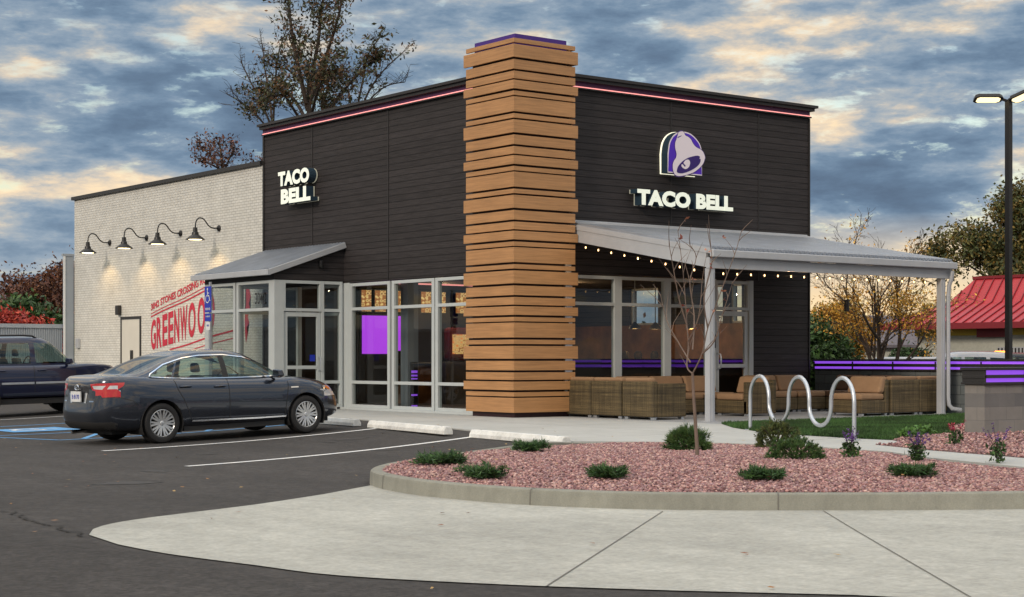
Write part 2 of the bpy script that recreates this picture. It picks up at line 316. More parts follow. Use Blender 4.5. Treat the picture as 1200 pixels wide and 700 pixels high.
def tag(o, label=None, cat=None, group=None, kind=None):
    if label: o['label'] = label
    if cat: o['category'] = cat
    if group: o['group'] = group
    if kind: o['kind'] = kind
    return o
def thing(name, label, cat, loc=(0, 0, 0), rz=0, group=None):
    o = bpy.data.objects.new(name, None); COL.objects.link(o); o.location = loc; o.rotation_euler = (0, 0, rz); o.empty_display_size = .2
    return tag(o, label, cat, group)
def copy_tree(o, parent=None):
    c = o.copy(); COL.objects.link(c); c.parent = parent
    for ch in [k for k in ALLCH(o)]: copy_tree(ch, c)
    return c
def ALLCH(o): return [k for k in COL.objects if k.parent == o]
def interp(pts, x):
    if x <= pts[0][0]: return pts[0][1]
    if x >= pts[-1][0]: return pts[-1][1]
    for i in range(len(pts)-1):
        if x <= pts[i+1][0]:
            x0, y0 = pts[i]; x1, y1 = pts[i+1]; h = x1-x0; t = (x-x0)/h
            m0 = (y1-y0)/h if i == 0 else (y1-pts[i-1][1])/(x1-pts[i-1][0])
            m1 = (y1-y0)/h if i+2 >= len(pts) else (pts[i+2][1]-y0)/(pts[i+2][0]-x0)
            return (2*t**3-3*t*t+1)*y0+(t**3-2*t*t+t)*h*m0+(-2*t**3+3*t*t)*y1+(t**3-t*t)*h*m1
def fast_mesh(name, V, F, mats, parent=None, tone=None, off=(0, 0, 0)):
    """numpy verts (n,3), faces (m,k), optional per-vertex tone colour"""
    me = bpy.data.meshes.new(name); nf, k = F.shape
    me.vertices.add(len(V)); me.vertices.foreach_set('co', (V-np.array(off)).astype(np.float32).ravel())
    me.loops.add(nf*k); me.loops.foreach_set('vertex_index', F.astype(np.int32).ravel())
    me.polygons.add(nf); me.polygons.foreach_set('loop_start', np.arange(0, nf*k, k, dtype=np.int32)); me.polygons.foreach_set('loop_total', np.full(nf, k, dtype=np.int32))
    me.update(calc_edges=True)
    if tone is not None:
        a = me.color_attributes.new('tone', 'FLOAT_COLOR', 'POINT'); c = np.ones((len(V), 4), np.float32); c[:, :3] = tone; a.data.foreach_set('color', c.ravel())
    me.materials.append(M[mats] if isinstance(mats, str) else mats)
    o = bpy.data.objects.new(name, me); COL.objects.link(o)
    if parent: o.parent = parent
    return o
def text_mesh(body, size=1, bold=0, extrude=0, spacing=1.0, shear=0):
    c = bpy.data.curves.new('text', 'FONT'); c.body = body; c.size = size; c.offset = bold; c.extrude = extrude; c.space_character = spacing; c.shear = shear; c.resolution_u = 4
    o = bpy.data.objects.new('text', c); COL.objects.link(o)
    dg = bpy.context.evaluated_depsgraph_get(); dg.update()
    me = bpy.data.meshes.new_from_object(o.evaluated_get(dg)); vs = np.array([v.co[:] for v in me.vertices]); fs = [tuple(p.vertices) for p in me.polygons]
    bpy.data.objects.remove(o); bpy.data.curves.remove(c); bpy.data.meshes.remove(me)
    return vs, fs
def fit(vs, w=None, h=None):
    mn = vs.min(0); mx = vs.max(0); s = (mx-mn); v = (vs-mn)
    if w: v[:, 0] *= w/s[0]
    if h: v[:, 1] *= h/s[1]
    return v
cT, sT = math.cos(TH), math.sin(TH)
def at(px, D, z=0):
    """a spot D metres ahead of the camera, across by the angle that column of the photograph gives"""
    x = (px-600)/1958*D; return Vector((CAM.x+x*cT+D*sT, CAM.y-x*sT+D*cT, z))
def gz(u): return -.02 if u > -4.1 else -.19+.17*(1-min((-4.1-u)/6.4, 1))**2
def inside(poly, x, y):
    c = np.zeros(np.shape(x), bool); n = len(poly)
    for i in range(n):
        x0, y0 = poly[i]; x1, y1 = poly[(i+1) % n]
        if y0 == y1: continue
        c ^= ((y0 > y) != (y1 > y)) & (x < (x1-x0)*(y-y0)/(y1-y0)+x0)
    return c
def smooth_poly(pts, n=6, closed=True):
    out = []; N_ = len(pts)
    for i in range(N_ if closed else N_-1):
        p0, p1, p2, p3 = [np.array(pts[(i+k) % N_] if closed else pts[min(max(i+k, 0), N_-1)], float) for k in (-1, 0, 1, 2)]
        for j in range(n):
            t = j/n; out.append(tuple(.5*((2*p1)+(-p0+p2)*t+(2*p0-5*p1+4*p2-p3)*t*t+(-p0+3*p1-3*p2+p3)*t**3)))
    if not closed: out.append(tuple(pts[-1]))
    return out
def sheet(name, poly, zf, m, thick=None, label=None, grid=.5, kind='structure'):
    """flat paving: polygon draped on height zf(u,v)"""
    bm = bmesh.new(); f = bm.faces.new([bm.verts.new((x, y, 0)) for x, y in poly])
    xs = [p[0] for p in poly]; ys = [p[1] for p in poly]
    if grid:
        for ax, lo, hi in ((0, min(xs), max(xs)), (1, min(ys), max(ys))):
            a = lo+grid
            while a < hi:
                n = (1, 0, 0) if ax == 0 else (0, 1, 0); co = (a, 0, 0) if ax == 0 else (0, a, 0)
                bmesh.ops.bisect_plane(bm, geom=bm.verts[:]+bm.edges[:]+bm.faces[:], plane_co=co, plane_no=n); a += grid
    bmesh.ops.triangulate(bm, faces=bm.faces[:])
    for v in bm.verts: v.co.z = zf(v.co.x, v.co.y)
    if thick:
        r = bmesh.ops.extrude_face_region(bm, geom=bm.faces[:])
        for v in [g for g in r['geom'] if isinstance(g, bmesh.types.BMVert)]: v.co.z += 0
        bmesh.ops.recalc_face_normals(bm, faces=bm.faces)
        top = set(g for g in r['geom'] if isinstance(g, bmesh.types.BMVert))
        for v in bm.verts:
            if v not in top: v.co.z -= thick
    bmesh.ops.recalc_face_normals(bm, faces=bm.faces)
    me = bpy.data.meshes.new(name); bm.to_mesh(me); bm.free(); me.materials.append(M[m]); o = bpy.data.objects.new(name, me); COL.objects.link(o)
    if me.polygons and not thick and sum(p.normal.z*p.area for p in me.polygons) < 0: me.flip_normals()
    if kind: o['kind'] = kind
    if label: o['label'] = label
    return o
# ------------------------------------------------------------------ ground
def ground():
    us = [-700, -200, -60, -30]+list(np.arange(-20, -10.6, 1.5))+list(np.arange(-10.5, -4.0, .2))+[-4.1, 0, 10, 30, 60, 200, 900]
    us = sorted(set(us)); vs = [-700, -60, -30, -10, 0, 10, 30, 60, 200, 1200]
    V = np.array([(u, v, gz(u)) for u in us for v in vs]); n = len(vs)
    F = np.array([(i*n+j, (i+1)*n+j, (i+1)*n+j+1, i*n+j+1) for i in range(len(us)-1) for j in range(n-1)])
    fast_mesh('ground', V, F, 'asphalt')['kind'] = 'structure'
ground()
# apron of light concrete across the entrance; pointed west end, curved road edge
ISL = [(-4.55, -8.35), (-5.6, -8.45), (-6.8, -8.72), (-8.4, -9.42), (-9.65, -10.15), (-10.45, -11.1), (-10.80, -12.3), (-10.8, -13.3), (-10.62, -14.15), (-10.22, -14.95), (-9.7, -15.55), (-9.05, -16.15), (-8.3, -16.85), (-7.3, -17.7), (-6.0, -18.7), (-3.5, -20.2), (0, -21.8), (0, -18), (-3.0, -17.2), (-4.72, -15.5), (-4.1, -13.6), (-3.45, -12.4), (-3.35, -11.2), (-3.45, -10.0), (-3.75, -9.1)]
islo = smooth_poly(ISL, 4)
apron = [(-14.95, -14.14), (-14.75, -13.75), (-14.46, -13.43), (-13.92, -13.1), (-12.65, -12.55), (-11.5, -11.9), (-10.5, -11.2)] + [(-9.8, -12.5), (-9.6, -14.5), (-8.4, -16.0), (-6.4, -17.6), (-3.5, -19.4), (0, -21.0), (3, -24), (-3, -32), (-9, -26), (-12.1, -21.0), (-12.76, -19.96), (-13.43, -19.23), (-14.07, -18.42), (-14.67, -17.42), (-14.85, -16.59), (-15.02, -15.67), (-15.05, -14.9)]
apron = [apron[0]]+smooth_poly(apron[1:6], 3, False)+apron[6:19]+smooth_poly(apron[18:], 4, False)[1:]
sheet('driveway', apron, lambda u, v: gz(u)+.008, 'concrete')
# older asphalt strip with a rough seam in front of the apron and along the left
old = [(-30, -9.5)]
uu = np.linspace(-22, -15.1, 26)
for q in uu: old.append((q, -14.6+(q+15)*-.62+.10*math.sin(q*7)+.06*math.sin(q*19)+.04*math.sin(q*41)))
old += [(-15.2, -16.3), (-14.9, -17.5), (-14.2, -18.7), (-12.9, -20.1), (-12.1, -21.3), (-9, -26.4), (-9, -40), (-40, -40)]
sheet('road', old, lambda u, v: gz(u)+.004, 'asphalt_old', grid=2)
def groundstrip(pts, w, h=.012):
    mb = MB(); P = [np.array(p, float) for p in pts]; L_ = []; R_ = []
    for i, p in enumerate(P):
        d = P[min(i+1, len(P)-1)]-P[max(i-1, 0)]; d /= np.linalg.norm(d); n = np.array((-d[1], d[0]))*w/2
        L_.append((*(p+n), gz(p[0])+h)); R_.append((*(p-n), gz(p[0])+h))
    k = len(P); mb.add(L_+R_, [(i, i+1, k+i+1, k+i) for i in range(k-1)]); return mb
def lerp2(a, b, n=10): return [(a[0]+(b[0]-a[0])*i/n, a[1]+(b[1]-a[1])*i/n) for i in range(n+1)]
j = MB()
for a, b in (((-8.97, -16.3), (-12.6, -20.8)), ((-10.08, -15.4), (-13.95, -18.6))):
    g_ = groundstrip(lerp2(a, b), .011, .0125); j.add(g_.v, g_.f)
g_ = groundstrip(smooth_poly([(-15.2, -15.02), (-13.73, -14.55), (-11.6, -13.9), (-11.15, -14.9), (-10.6, -15.6), (-9.4, -16.7), (-7.6, -18.2), (-5, -20)], 5, False), .008, .0125)
j.build('driveway_joints', 'joint')['kind'] = 'structure'
j = MB(); g_ = groundstrip(smooth_poly([(-15.9, -18.3), (-15.45, -18.8), (-14.9, -19.2), (-14.2, -19.75), (-13.2, -21), (-12.5, -22)], 6, False), .05, .0075); j.add(g_.v, g_.f)
j.build('road_seam', 'concrete')['kind'] = 'structure'
j = MB()
for k_, (a, b, w_) in enumerate((((-15.02, -14.2), (-14.62, -9.2), .022), ((-14.62, -9.2), (-15.6, -4.0), .014))):
    ck = random.Random(5+k_); off = 0; P = []
    for i in range(91): off = off*.9+ck.gauss(0, .03); P.append((a[0]+(b[0]-a[0])*i/90+off, a[1]+(b[1]-a[1])*i/90+ck.gauss(0, .01)))
    g_ = groundstrip(P, w_, .010); j.add(g_.v, g_.f)
j.build('road_crack', 'crack')['kind'] = 'structure'
# pavement round the building, flush with the lot where the wheel stops are
walk = [(-2.35, 24), (-2.5, 8), (-2.63, 2.09), (-3.2, -1.2), (-3.95, -3.91), (-4.6, -6.2), (-5.1, -7.9), (-4.5, -8.4), (-3.75, -9.1), (-3.45, -10.0), (-3.35, -11.2), (-3.45, -12.4), (-4.1, -13.6), (-4.72, -15.5), (-3.0, -17.2), (0, -18), (0, -17.0), (-2.6, -16.2), (-3.28, -14.32), (-2.84, -12.6), (-2.3, -11.25), (-1.6, -11.1), (-1.12, -10.6), (-1.16, -9.8), (-.93, -7.86), (.1, -6.1), (1.14, -4.69), (1.14, .4), (.4, .5), (.4, 24)]
sheet('pavement', walk, lambda u, v: 0, 'walk', thick=.05)
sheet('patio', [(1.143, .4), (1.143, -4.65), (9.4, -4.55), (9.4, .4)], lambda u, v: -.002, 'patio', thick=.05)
j = MB()
for a, b in (((-3.95, -3.9), (1.1, -3.3)), ((-3.0, -.6), (-.1, -.3)), ((-4.9, -7.2), (-1.0, -7.2)), ((-2.6, 3.6), (.4, 3.6)), ((-2.5, 6.6), (.4, 6.6)), ((-3.45, -10.2), (-1.2, -9.6)), ((-1.9, -7.6), (-1.2, 2.4))):
    g_ = groundstrip(lerp2(a, b), .014, .0); j.add([(x, y, .003) for x, y, z in g_.v], g_.f)
j.build('pavement_joints', 'joint')['kind'] = 'structure'
# lawn and planting beds
LAWN = [(1.16, -4.69), (.1, -6.05), (-.9, -7.86), (-1.13, -9.8), (-1.09, -10.5), (-.19, -10.0), (.6, -9.9), (1.6, -9.55), (2.6, -8.6), (8.6, -4.9), (9.1, -4.5), (8.3, -4.4), (7.4, -4.56)]
sheet('lawn', LAWN, lambda u, v: .004, 'lawn', grid=None)
BED2 = [(-1.09, -10.5), (-1.6, -11.1), (-2.3, -11.2), (-2.84, -12.6), (-3.28, -14.32), (-2.6, -16.2), (8, -17), (14, -4.8), (9.1, -4.5), (8.6, -4.9), (2.6, -8.6), (1.6, -9.55), (.6, -9.9), (-.19, -10.0)]
sheet('planting_bed', BED2, lambda u, v: .002, 'mulch_bed', grid=None)
def inset(poly, d):
    P = np.array(poly); out = []
    ar = .5*sum(P[i][0]*P[(i+1) % len(P)][1]-P[(i+1) % len(P)][0]*P[i][1] for i in range(len(P))); sg = 1 if ar > 0 else -1
    for i in range(len(P)):
        t = P[(i+1) % len(P)]-P[i-1]; t = t/np.linalg.norm(t); out.append(tuple(P[i]+np.array((-t[1], t[0]))*d*sg))
    return out
# island kerb: sloped face with a rounded top, only where asphalt or apron meets it
def kerb():
    keep = [i for i, p in enumerate(islo) if p[0] < -4.85 or p[1] < -17.6]
    prof = [(0, -.02), (.012, .0), (.018, .125), (.026, .148), (.045, .158), (.135, .160), (.152, .15), (.155, .10)]
    P = np.array(islo); n = len(P); ar = .5*sum(P[i][0]*P[(i+1) % n][1]-P[(i+1) % n][0]*P[i][1] for i in range(n)); sg = 1 if ar > 0 else -1
    mb = MB(); k = len(prof); idx = keep
    for i in idx:
        t = P[(i+1) % n]-P[i-1]; t = t/np.linalg.norm(t); nn = np.array((-t[1], t[0]))*sg
        z = gz(P[i][0])
        drop = 0 if P[i][0] < -6 else min(.13, (P[i][0]+6)*.10) if P[i][1] > -12 else 0
        for d, h in prof: q = P[i]+nn*d; mb.v.append((q[0], q[1], z+h-drop*(h > .05)))
    for a in range(len(idx)-1):
        if idx[a+1]-idx[a] != 1: continue
        for b in range(k-1): mb.f.append([a*k+b, (a+1)*k+b, (a+1)*k+b+1, a*k+b+1]); mb.m.append(0)
    o = mb.build('island_kerb', 'kerb', smooth=True); tag(o, None, None, None, 'structure')
    # contraction joints in the kerb
    jm = MB(); run = 0
    for a in range(len(idx)-1):
        if idx[a+1]-idx[a] != 1: continue
        run += np.linalg.norm(P[idx[a+1]]-P[idx[a]])
        if run > 2.2:
            run = 0; i = idx[a]; t = P[(i+1) % n]-P[i-1]; t = t/np.linalg.norm(t); nn = np.array((-t[1], t[0]))*sg; z = gz(P[i][0])
            pr = [(d-.003, h+.003) for d, h in prof[1:6]]+[(.14, .164)]
            A = [(*(P[i]+nn*d-t*.006), z+h) for d, h in pr]; B = [(*(P[i]+nn*d+t*.006), z+h) for d, h in pr]
            jm.add(A+B, [(q, q+1, len(pr)+q+1, len(pr)+q) for q in range(len(pr)-1)])
    tag(jm.build('kerb_joints', 'joint'), None, None, None, 'structure')
kerb()
isl_in = inset(islo, .13)
def isl_z(u, v):
    return np.clip(-.03+.0*u, -.05, 0) - .045*np.clip((-u-9)/1.5, 0, 1)
def mound(u, v):
    return isl_z(u, v)+.045*np.exp(-((u+6.6)**2/5+(v+12.3)**2/10))
sheet('island_bed', isl_in, lambda u, v: float(mound(u, v)), 'mulch_bed', grid=.6)
def rocks(name, poly, n, zf, size, holes=(), far=None):
    P = np.array(poly); lo = P.min(0); hi = P.max(0)
    if far is not None: lo = np.maximum(lo, far[0]); hi = np.minimum(hi, far[1])
    q = rng.uniform(lo, hi, (n*3, 2)); q = q[inside(poly, q[:, 0], q[:, 1])][:n]; n = len(q)
    base = np.array([(1, 0, 0), (-1, 0, 0), (0, 1, 0), (0, -1, 0), (0, 0, 1), (0, 0, -1), (.62, .62, .5), (-.62, .62, .5), (-.62, -.62, .5), (.62, -.62, .5)], float)
    tri = np.array([(4, 6, 7), (4, 7, 8), (4, 8, 9), (4, 9, 6), (0, 2, 6), (2, 7, 6), (2, 1, 7), (1, 8, 7), (1, 3, 8), (3, 9, 8), (3, 0, 9), (0, 6, 9), (5, 2, 0), (5, 1, 2), (5, 3, 1), (5, 0, 3)])
    r = size*rng.uniform(.5, 1.35, n)
    j_ = base[None]*rng.uniform(.65, 1.2, (n, 10, 3))*r[:, None, None]*np.array((1, .75, .6))
    a = rng.uniform(0, 6.283, n); t = rng.normal(0, .45, n); ca, sa, ct, st = np.cos(a), np.sin(a), np.cos(t), np.sin(t)
    x, y, z = j_[..., 0], j_[..., 1], j_[..., 2]
    x, z = x*ct[:, None]-z*st[:, None], x*st[:, None]+z*ct[:, None]
    x, y = x*ca[:, None]-y*sa[:, None], x*sa[:, None]+y*ca[:, None]
    V = np.stack([x+q[:, :1], y+q[:, 1:], z+(zf(q[:, 0], q[:, 1])+r*rng.uniform(.05, .7, n))[:, None]], -1).reshape(-1, 3)
    F = (tri[None]+(np.arange(n)*10)[:, None, None]).reshape(-1, 3)
    pal = np.array([(.34, .185, .175), (.27, .14, .14), (.40, .24, .215), (.22, .125, .135), (.31, .20, .21), (.44, .30, .27), (.20, .10, .105)])
    c = pal[rng.integers(0, len(pal), n)]*rng.uniform(.70, 1.45, (n, 1)); tone = np.repeat(c, 10, 0)
    return fast_mesh(name, V, F, 'rock', tone=tone)
tag(rocks('gravel', isl_in, 84000, mound, .0205, far=((-12, -19.5), (0, -6))), 'pink and mauve crushed rock filling the kerbed island', 'gravel', None, 'stuff')
tag(rocks('gravel', BED2, 14000, lambda u, v: .0+0*u, .026, far=((-4, -16), (5, -4))), 'pink crushed rock around the stone block wall', 'gravel', None, 'stuff')
def grass(name, poly, n, z, h, far):
    P = np.array(poly); q = rng.uniform(P.min(0), P.max(0), (n*3, 2)); q = q[inside(poly, q[:, 0], q[:, 1])][:n]; n = len(q)
    a = rng.uniform(0, 6.283, n); hh = h*rng.uniform(.5, 1.25, n); w = .009; lx = rng.normal(0, .35, n)*hh; ly = rng.normal(0, .35, n)*hh
    V = np.stack([np.stack([q[:, 0]-w*np.cos(a), q[:, 1]-w*np.sin(a), np.full(n, z)], -1), np.stack([q[:, 0]+w*np.cos(a), q[:, 1]+w*np.sin(a), np.full(n, z)], -1), np.stack([q[:, 0]+lx, q[:, 1]+ly, z+hh], -1)], 1).reshape(-1, 3)
    patch = .8+.35*np.sin(q[:, 0]*2.3+np.sin(q[:, 1]*1.7)*2)*np.sin(q[:, 1]*1.9)
    c = np.stack([.042*patch, .105*patch, .022*patch], -1)*rng.uniform(.6, 1.4, (n, 1))
    return fast_mesh(name, V, np.arange(3*n).reshape(-1, 3), 'grass', tone=np.repeat(c, 3, 0))
tag(grass('grass', LAWN, 70000, .004, .055, None), 'short dark green turf between the patio and the walkway', 'grass', None, 'stuff')
def litter():
    n = 150; q = np.stack([rng.uniform(-16, -3, n), rng.uniform(-20, 2, n)], -1); z = np.array([gz(u)+.016 if (v > -8 or u < -11) else .06 for u, v in q]); z[(q[:, 0] > -11) & (q[:, 1] < -8)] = .055
    keep = ~((q[:, 0] > -11) & (q[:, 1] < -13) & (q[:, 0] < -9)); q = q[keep]; z = z[keep]; n = len(q)
    for i in range(n):
        if not inside(isl_in, q[i:i+1, 0], q[i:i+1, 1])[0]: z[i] = gz(q[i][0])+.018 if q[i][0] < -4.2 else .012
    a = rng.uniform(0, 6.28, n); sz = rng.uniform(.018, .04, n); V = []
    for k in range(4):
        an = a+k*math.pi/2; rr_ = sz*(1 if k % 2 == 0 else .5); V.append(np.stack([q[:, 0]+rr_*np.cos(an), q[:, 1]+rr_*np.sin(an), z+rng.uniform(0, .012, n)], -1))
    V = np.stack(V, 1).reshape(-1, 3); pal = np.array([(.30, .14, .04), (.22, .08, .03), (.38, .24, .08), (.16, .09, .05)]); c = np.repeat(pal[rng.integers(0, 4, n)], 4, 0)
    tag(fast_mesh('fallen_leaves', V, np.arange(4*n).reshape(-1, 4), 'leaf', tone=c), 'scattered dry brown leaves on the pavement and asphalt', 'leaves', None, 'stuff')
litter()
for k_, (u, v, a_, b_) in enumerate(((-6.0, -3.6, .28, .2), (-6.6, -3.9, .12, .1), (-7.0, -6.0, .2, .3), (-9.2, -4.8, .16, .12), (-12.4, -9.2, .35, .2), (-11.3, -7.6, .14, .2), (-13.4, -5.5, .22, .16))):
    P = [(u+a_*math.cos(t_)*(1+.25*math.sin(3*t_+k_)+.12*math.sin(7*t_)), v+b_*math.sin(t_)*(1+.2*math.sin(2*t_+k_))) for t_ in np.linspace(0, 2*math.pi, 28)[:-1]]
    sheet('oil_stain', P, lambda x, y: gz(x)+.0035, 'asphalt_stain', grid=None)
# painted lines
def line(a, b, w, m, name, label, cat, group, h=.006):
    mb = MB(); P = lerp2(a, b, 14); A = np.array(a); B = np.array(b); d = (B-A)/np.linalg.norm(B-A); n = np.array((-d[1], d[0]))*w/2
    L_ = [(p[0]+n[0], p[1]+n[1], gz(p[0])+h) for p in P]; R_ = [(p[0]-n[0], p[1]-n[1], gz(p[0])+h) for p in P]; k = len(P)
    mb.add(L_+R_, [(i, k+i, k+i+1, i+1) for i in range(k-1)]); return mb
pm = MB()
for a, b in (((-10.61, -7.03), (-4.77, -5.16)), ((-10.02, -3.07), (-4.4, -1.86))):
    l = line(a, b, .105, None, None, None, None, None); pm.add(l.v, l.f)
for a, b in (((-8.2, 8.9), (-2.7, 8.9)),):
    l = line(a, b, .1, None, None, None, None, None); pm.add(l.v, l.f)
pm.build('road_marking_white', 'line_white')['kind'] = 'structure'
pm = MB()
aisle = [((-9.9, 2.6), (-2.8, 2.6)), ((-9.3, .35), (-3.2, .9)), ((-9.9, 2.6), (-9.3, .35)), ((-8.9, 5.9), (-2.7, 6.3)), ((-7.6, .6), (-6.2, 2.6)), ((-8.8, .5), (-7.5, 2.6)), ((-6.4, .7), (-5, 2.6)), ((-5.2, .8), (-3.8, 2.6))]
for a, b in aisle:
    l = line(a, b, .1, None, None, None, None, None, .0065); pm.add(l.v, l.f)
pm.build('road_marking_blue', 'line_blue')['kind'] = 'structure'
# wheelchair symbol patch
sym = MB(); l = line((-8.9, 4.1), (-7.6, 4.1), 1.3, None, None, None, None, None, .0105); sym.add(l.v, l.f, 0)
def arc(c, r, a0, a1, w, n=18):
    out = MB(); P = [(c[0]+r*math.cos(a0+(a1-a0)*i/n), c[1]+r*math.sin(a0+(a1-a0)*i/n)) for i in range(n+1)]
    return P
for P_ in (arc((-8.35, 4.1), .3, .6, 5.6, .09), [(-7.85, 4.0), (-8.2, 4.05), (-8.25, 4.4), (-8.6, 4.5)]):
    g2 = groundstrip(P_, .09, .0145); sym.add(g2.v, g2.f, 1)
sym.build('road_marking_wheelchair', ['line_blue', 'line_white'])['kind'] = 'structure'
# ------------------------------------------------------------------ the restaurant
HT = 7.02; BT = 6.08
bld = thing('restaurant_building', 'dark plank-clad restaurant building with a cedar corner tower and white brick rear half', 'building', (.4, .4, 0))
def building():
    T = .25
    # --- wall facing the parking lot (plane u=.4), opening for the storefront v 1.7..7.0 and the porch v 7.15..10.45
    w = MB()
    w.box(.4, .4+T, .4, 10.94, 2.95, HT-.18)                 # above the openings
    w.box(.4, .4+T, .4, 1.70, 0, 2.95)                       # behind the tower
    w.box(.4, .4+T, 10.35, 10.94, 0, 2.95)
    # --- wall facing the patio (plane v=.4), opening u 1.75..7.15
    w.box(.4+T, 8.99, .4, .4+T, 2.95, HT-.18)
    w.box(.4+T, 1.72, .4, .4+T, 0, 2.95); w.box(7.15, 8.99, .4, .4+T, 0, 2.95)
    # --- right side wall with high windows
    x0, x1 = 8.74, 8.99
    w.box(x0, x1, .4+T, 10.94, 3.0, HT-.18); w.box(x0, x1, .4+T, 10.94, 0, 2.05)
    for a, b in ((.4+T, 2.35), (2.75, 3.0), (3.5, 5.35), (6.45, 10.94)): w.box(x0, x1, a, b, 2.05, 3.0)
    w.build('wall', 'dark_plank', bld)
    b = MB(); b.box(.38, .4+T, 10.94, 22.92, 0, BT); b.box(.4+T, 8.99, 22.92-T, 22.92, 0, BT); b.box(8.74, 8.99, 10.94, 22.92-T, 0, BT)
    o = b.build('brick_wall', 'white_brick', bld); o['label'] = 'white painted brick rear wall'
    r = MB(); r.box(.66, 8.73, .66, 10.9, HT-.55, HT-.45); r.box(.66, 8.73, 11, 22.6, BT-.4, BT-.3); r.build('roof', 'cap', bld)
    # cornice: black cap on a purple-lit recess
    c = MB(); c.box(.22, 9.12, .22, 10.98, HT+.0, HT+.06); c.box(.28, 9.06, .28, 10.96, HT-.07, HT-.0); c.build('cornice', 'cap', bld)
    c = MB(); c.box(.375, 8.995, .375, 10.945, HT-.17, HT-.07); c.build('cornice_band', 'cornice_dark', bld)
    c = MB(); c.box(.340, .372, 1.7, 10.90, HT-.195, HT-.172); c.box(1.6, 8.98, .340, .372, HT-.195, HT-.172); c.build('cornice_light', 'led_pink', bld)
    c = MB(); c.box(.32, .40, .4, 10.92, HT-.225, HT-.197); c.box(.4, 9.0, .32, .40, HT-.225, HT-.197); c.build('cornice_ledge', 'cap', bld)
    c = MB(); c.box(.30, .68, 10.96, 23.0, BT, BT+.10); c.box(.68, 9.05, 22.62, 23.0, BT, BT+.10); c.build('parapet_cap', 'cap', bld)
    for bx in [(.388, .402, v-.012, v+.012, 2.95, HT-.23) for v in (8.53, 5.18)]+[(u-.012, u+.012, .388, .402, 2.95, HT-.23) for u in (4.61, 7.32)]+[(.375, .402, 10.90, 10.96, 0, HT-.23), (8.97, 9.01, .375, .402, 0, HT-.23)]:
        q = MB(); q.box(*bx); q.build('wall_seam', 'cap', bld)      # vertical board seams
    # --- corner tower
    core = MB(); core.box(.10, 1.50, .10, 1.53, .0, 7.45); core.build('tower_core', 'pillar_core', bld)
    Y0 = 490; k = 33.3/1958
    def zz(y): return (420-y)*k+1.19
    seq = [(0, 17.5, 0), (20, 25.2, 0), (27.4, 42.5, 1), (45, 56.2, 0), (58.6, 67.5, 0), (69.4, 79.5, 1), (81.9, 87, 0)]
    sl = MB()
    for base in (24.1, 112.6, 201.1, 289.6, 378.1, 466.6):
        for a, b_, p in seq:
            a += base; b_ += base
            if a < 43.5 or b_ > 488: continue
            e = .055 if p else 0
            u0, v0, u1, v1 = -e*.4, -e*.4, 1.59+e, 1.63+e
            z1, z0 = zz(a), zz(b_); t = .045
            sl.box(u0, u1, v0, v0+t, z0, z1); sl.box(u0, u0+t, v0+t, v1, z0, z1)
            sl.box(u1-t, u1, v0+t, v1, z0, z1)
    sl.build('tower_cladding', 'slat', bld, bevel=.003)
    c = MB(); c.box(.13, 1.46, .13, 1.50, 7.45, 7.70); c.build('tower_cap', 'purple_paint', bld)
    for base in (289.6, 378.1):
        for a in (18.7, 26.3, 43.8, 57.4, 68.4, 80.6): z = zz(base+a); c = MB(); c.box(1.36, 1.52, .045, .09, z-.022, z+.022); c.build('tower_bracket', 'galv', bld)
    # --- porch (vestibule)
    pu, v0, v1 = -1.45, 7.08, 10.53
    h = MB(); h.box(pu, .4, v0, v0+.1, 2.98, 3.12); h.box(pu, pu+.1, v0+.1, v1, 2.98, 3.22); h.box(pu+.1, .4, v1-.1, v1, 2.98, 3.22)
    h.hexa([(pu, v0, 3.12), (.4, v0, 3.12), (.4, v0+.1, 3.12), (pu, v0+.1, 3.12)], [(pu, v0, 3.24), (.4, v0, 3.83), (.4, v0+.1, 3.83), (pu, v0+.1, 3.24)])
    h.hexa([(pu, v1-.1, 3.22), (.4, v1-.1, 3.22), (.4, v1, 3.22), (pu, v1, 3.22)], [(pu, v1-.1, 3.24), (.4, v1-.1, 3.83), (.4, v1, 3.83), (pu, v1, 3.24)])
    h.build('porch_fascia', 'dark_plank', bld)
    c = MB(); c.box(pu+.1, .4, v0+.1, v1-.1, 3.0, 3.04); c.build('porch_ceiling', 'dark_int', bld)
    f = MB(); za = lambda u: 3.18+(u+1.6)*(3.86-3.18)/2.0
    ra, rb = 7.02, 10.80
    f.hexa([(-1.6, ra, za(-1.6)), (.4, ra, za(.4)), (.4, rb, za(.4)), (-1.6, rb, za(-1.6))], [(-1.6, ra, za(-1.6)+.035), (.4, ra, za(.4)+.035), (.4, rb, za(.4)+.035), (-1.6, rb, za(-1.6)+.035)])
    n = 26
    for i in range(n+1):
        v = ra+.04+(rb-ra-.08)*i/n; f.beam((-1.6, v, za(-1.6)+.045), (.39, v, za(.39)+.045), .045, .028)
    rf = f.build('porch_roof', 'galv_dark', bld)
    g = MB(); g.beam((-1.62, ra-.03, za(-1.62)-.02), (.39, ra-.03, za(.39)-.02), .05, .13); g.box(-1.69, -1.6, ra-.05, rb+.03, za(-1.6)-.10, za(-1.6)+.03)
    g.build('porch_gutter', 'galv_paint', bld, bevel=.01)
    # --- glazing: every bay a frame with its panes
    fr = 'alu'
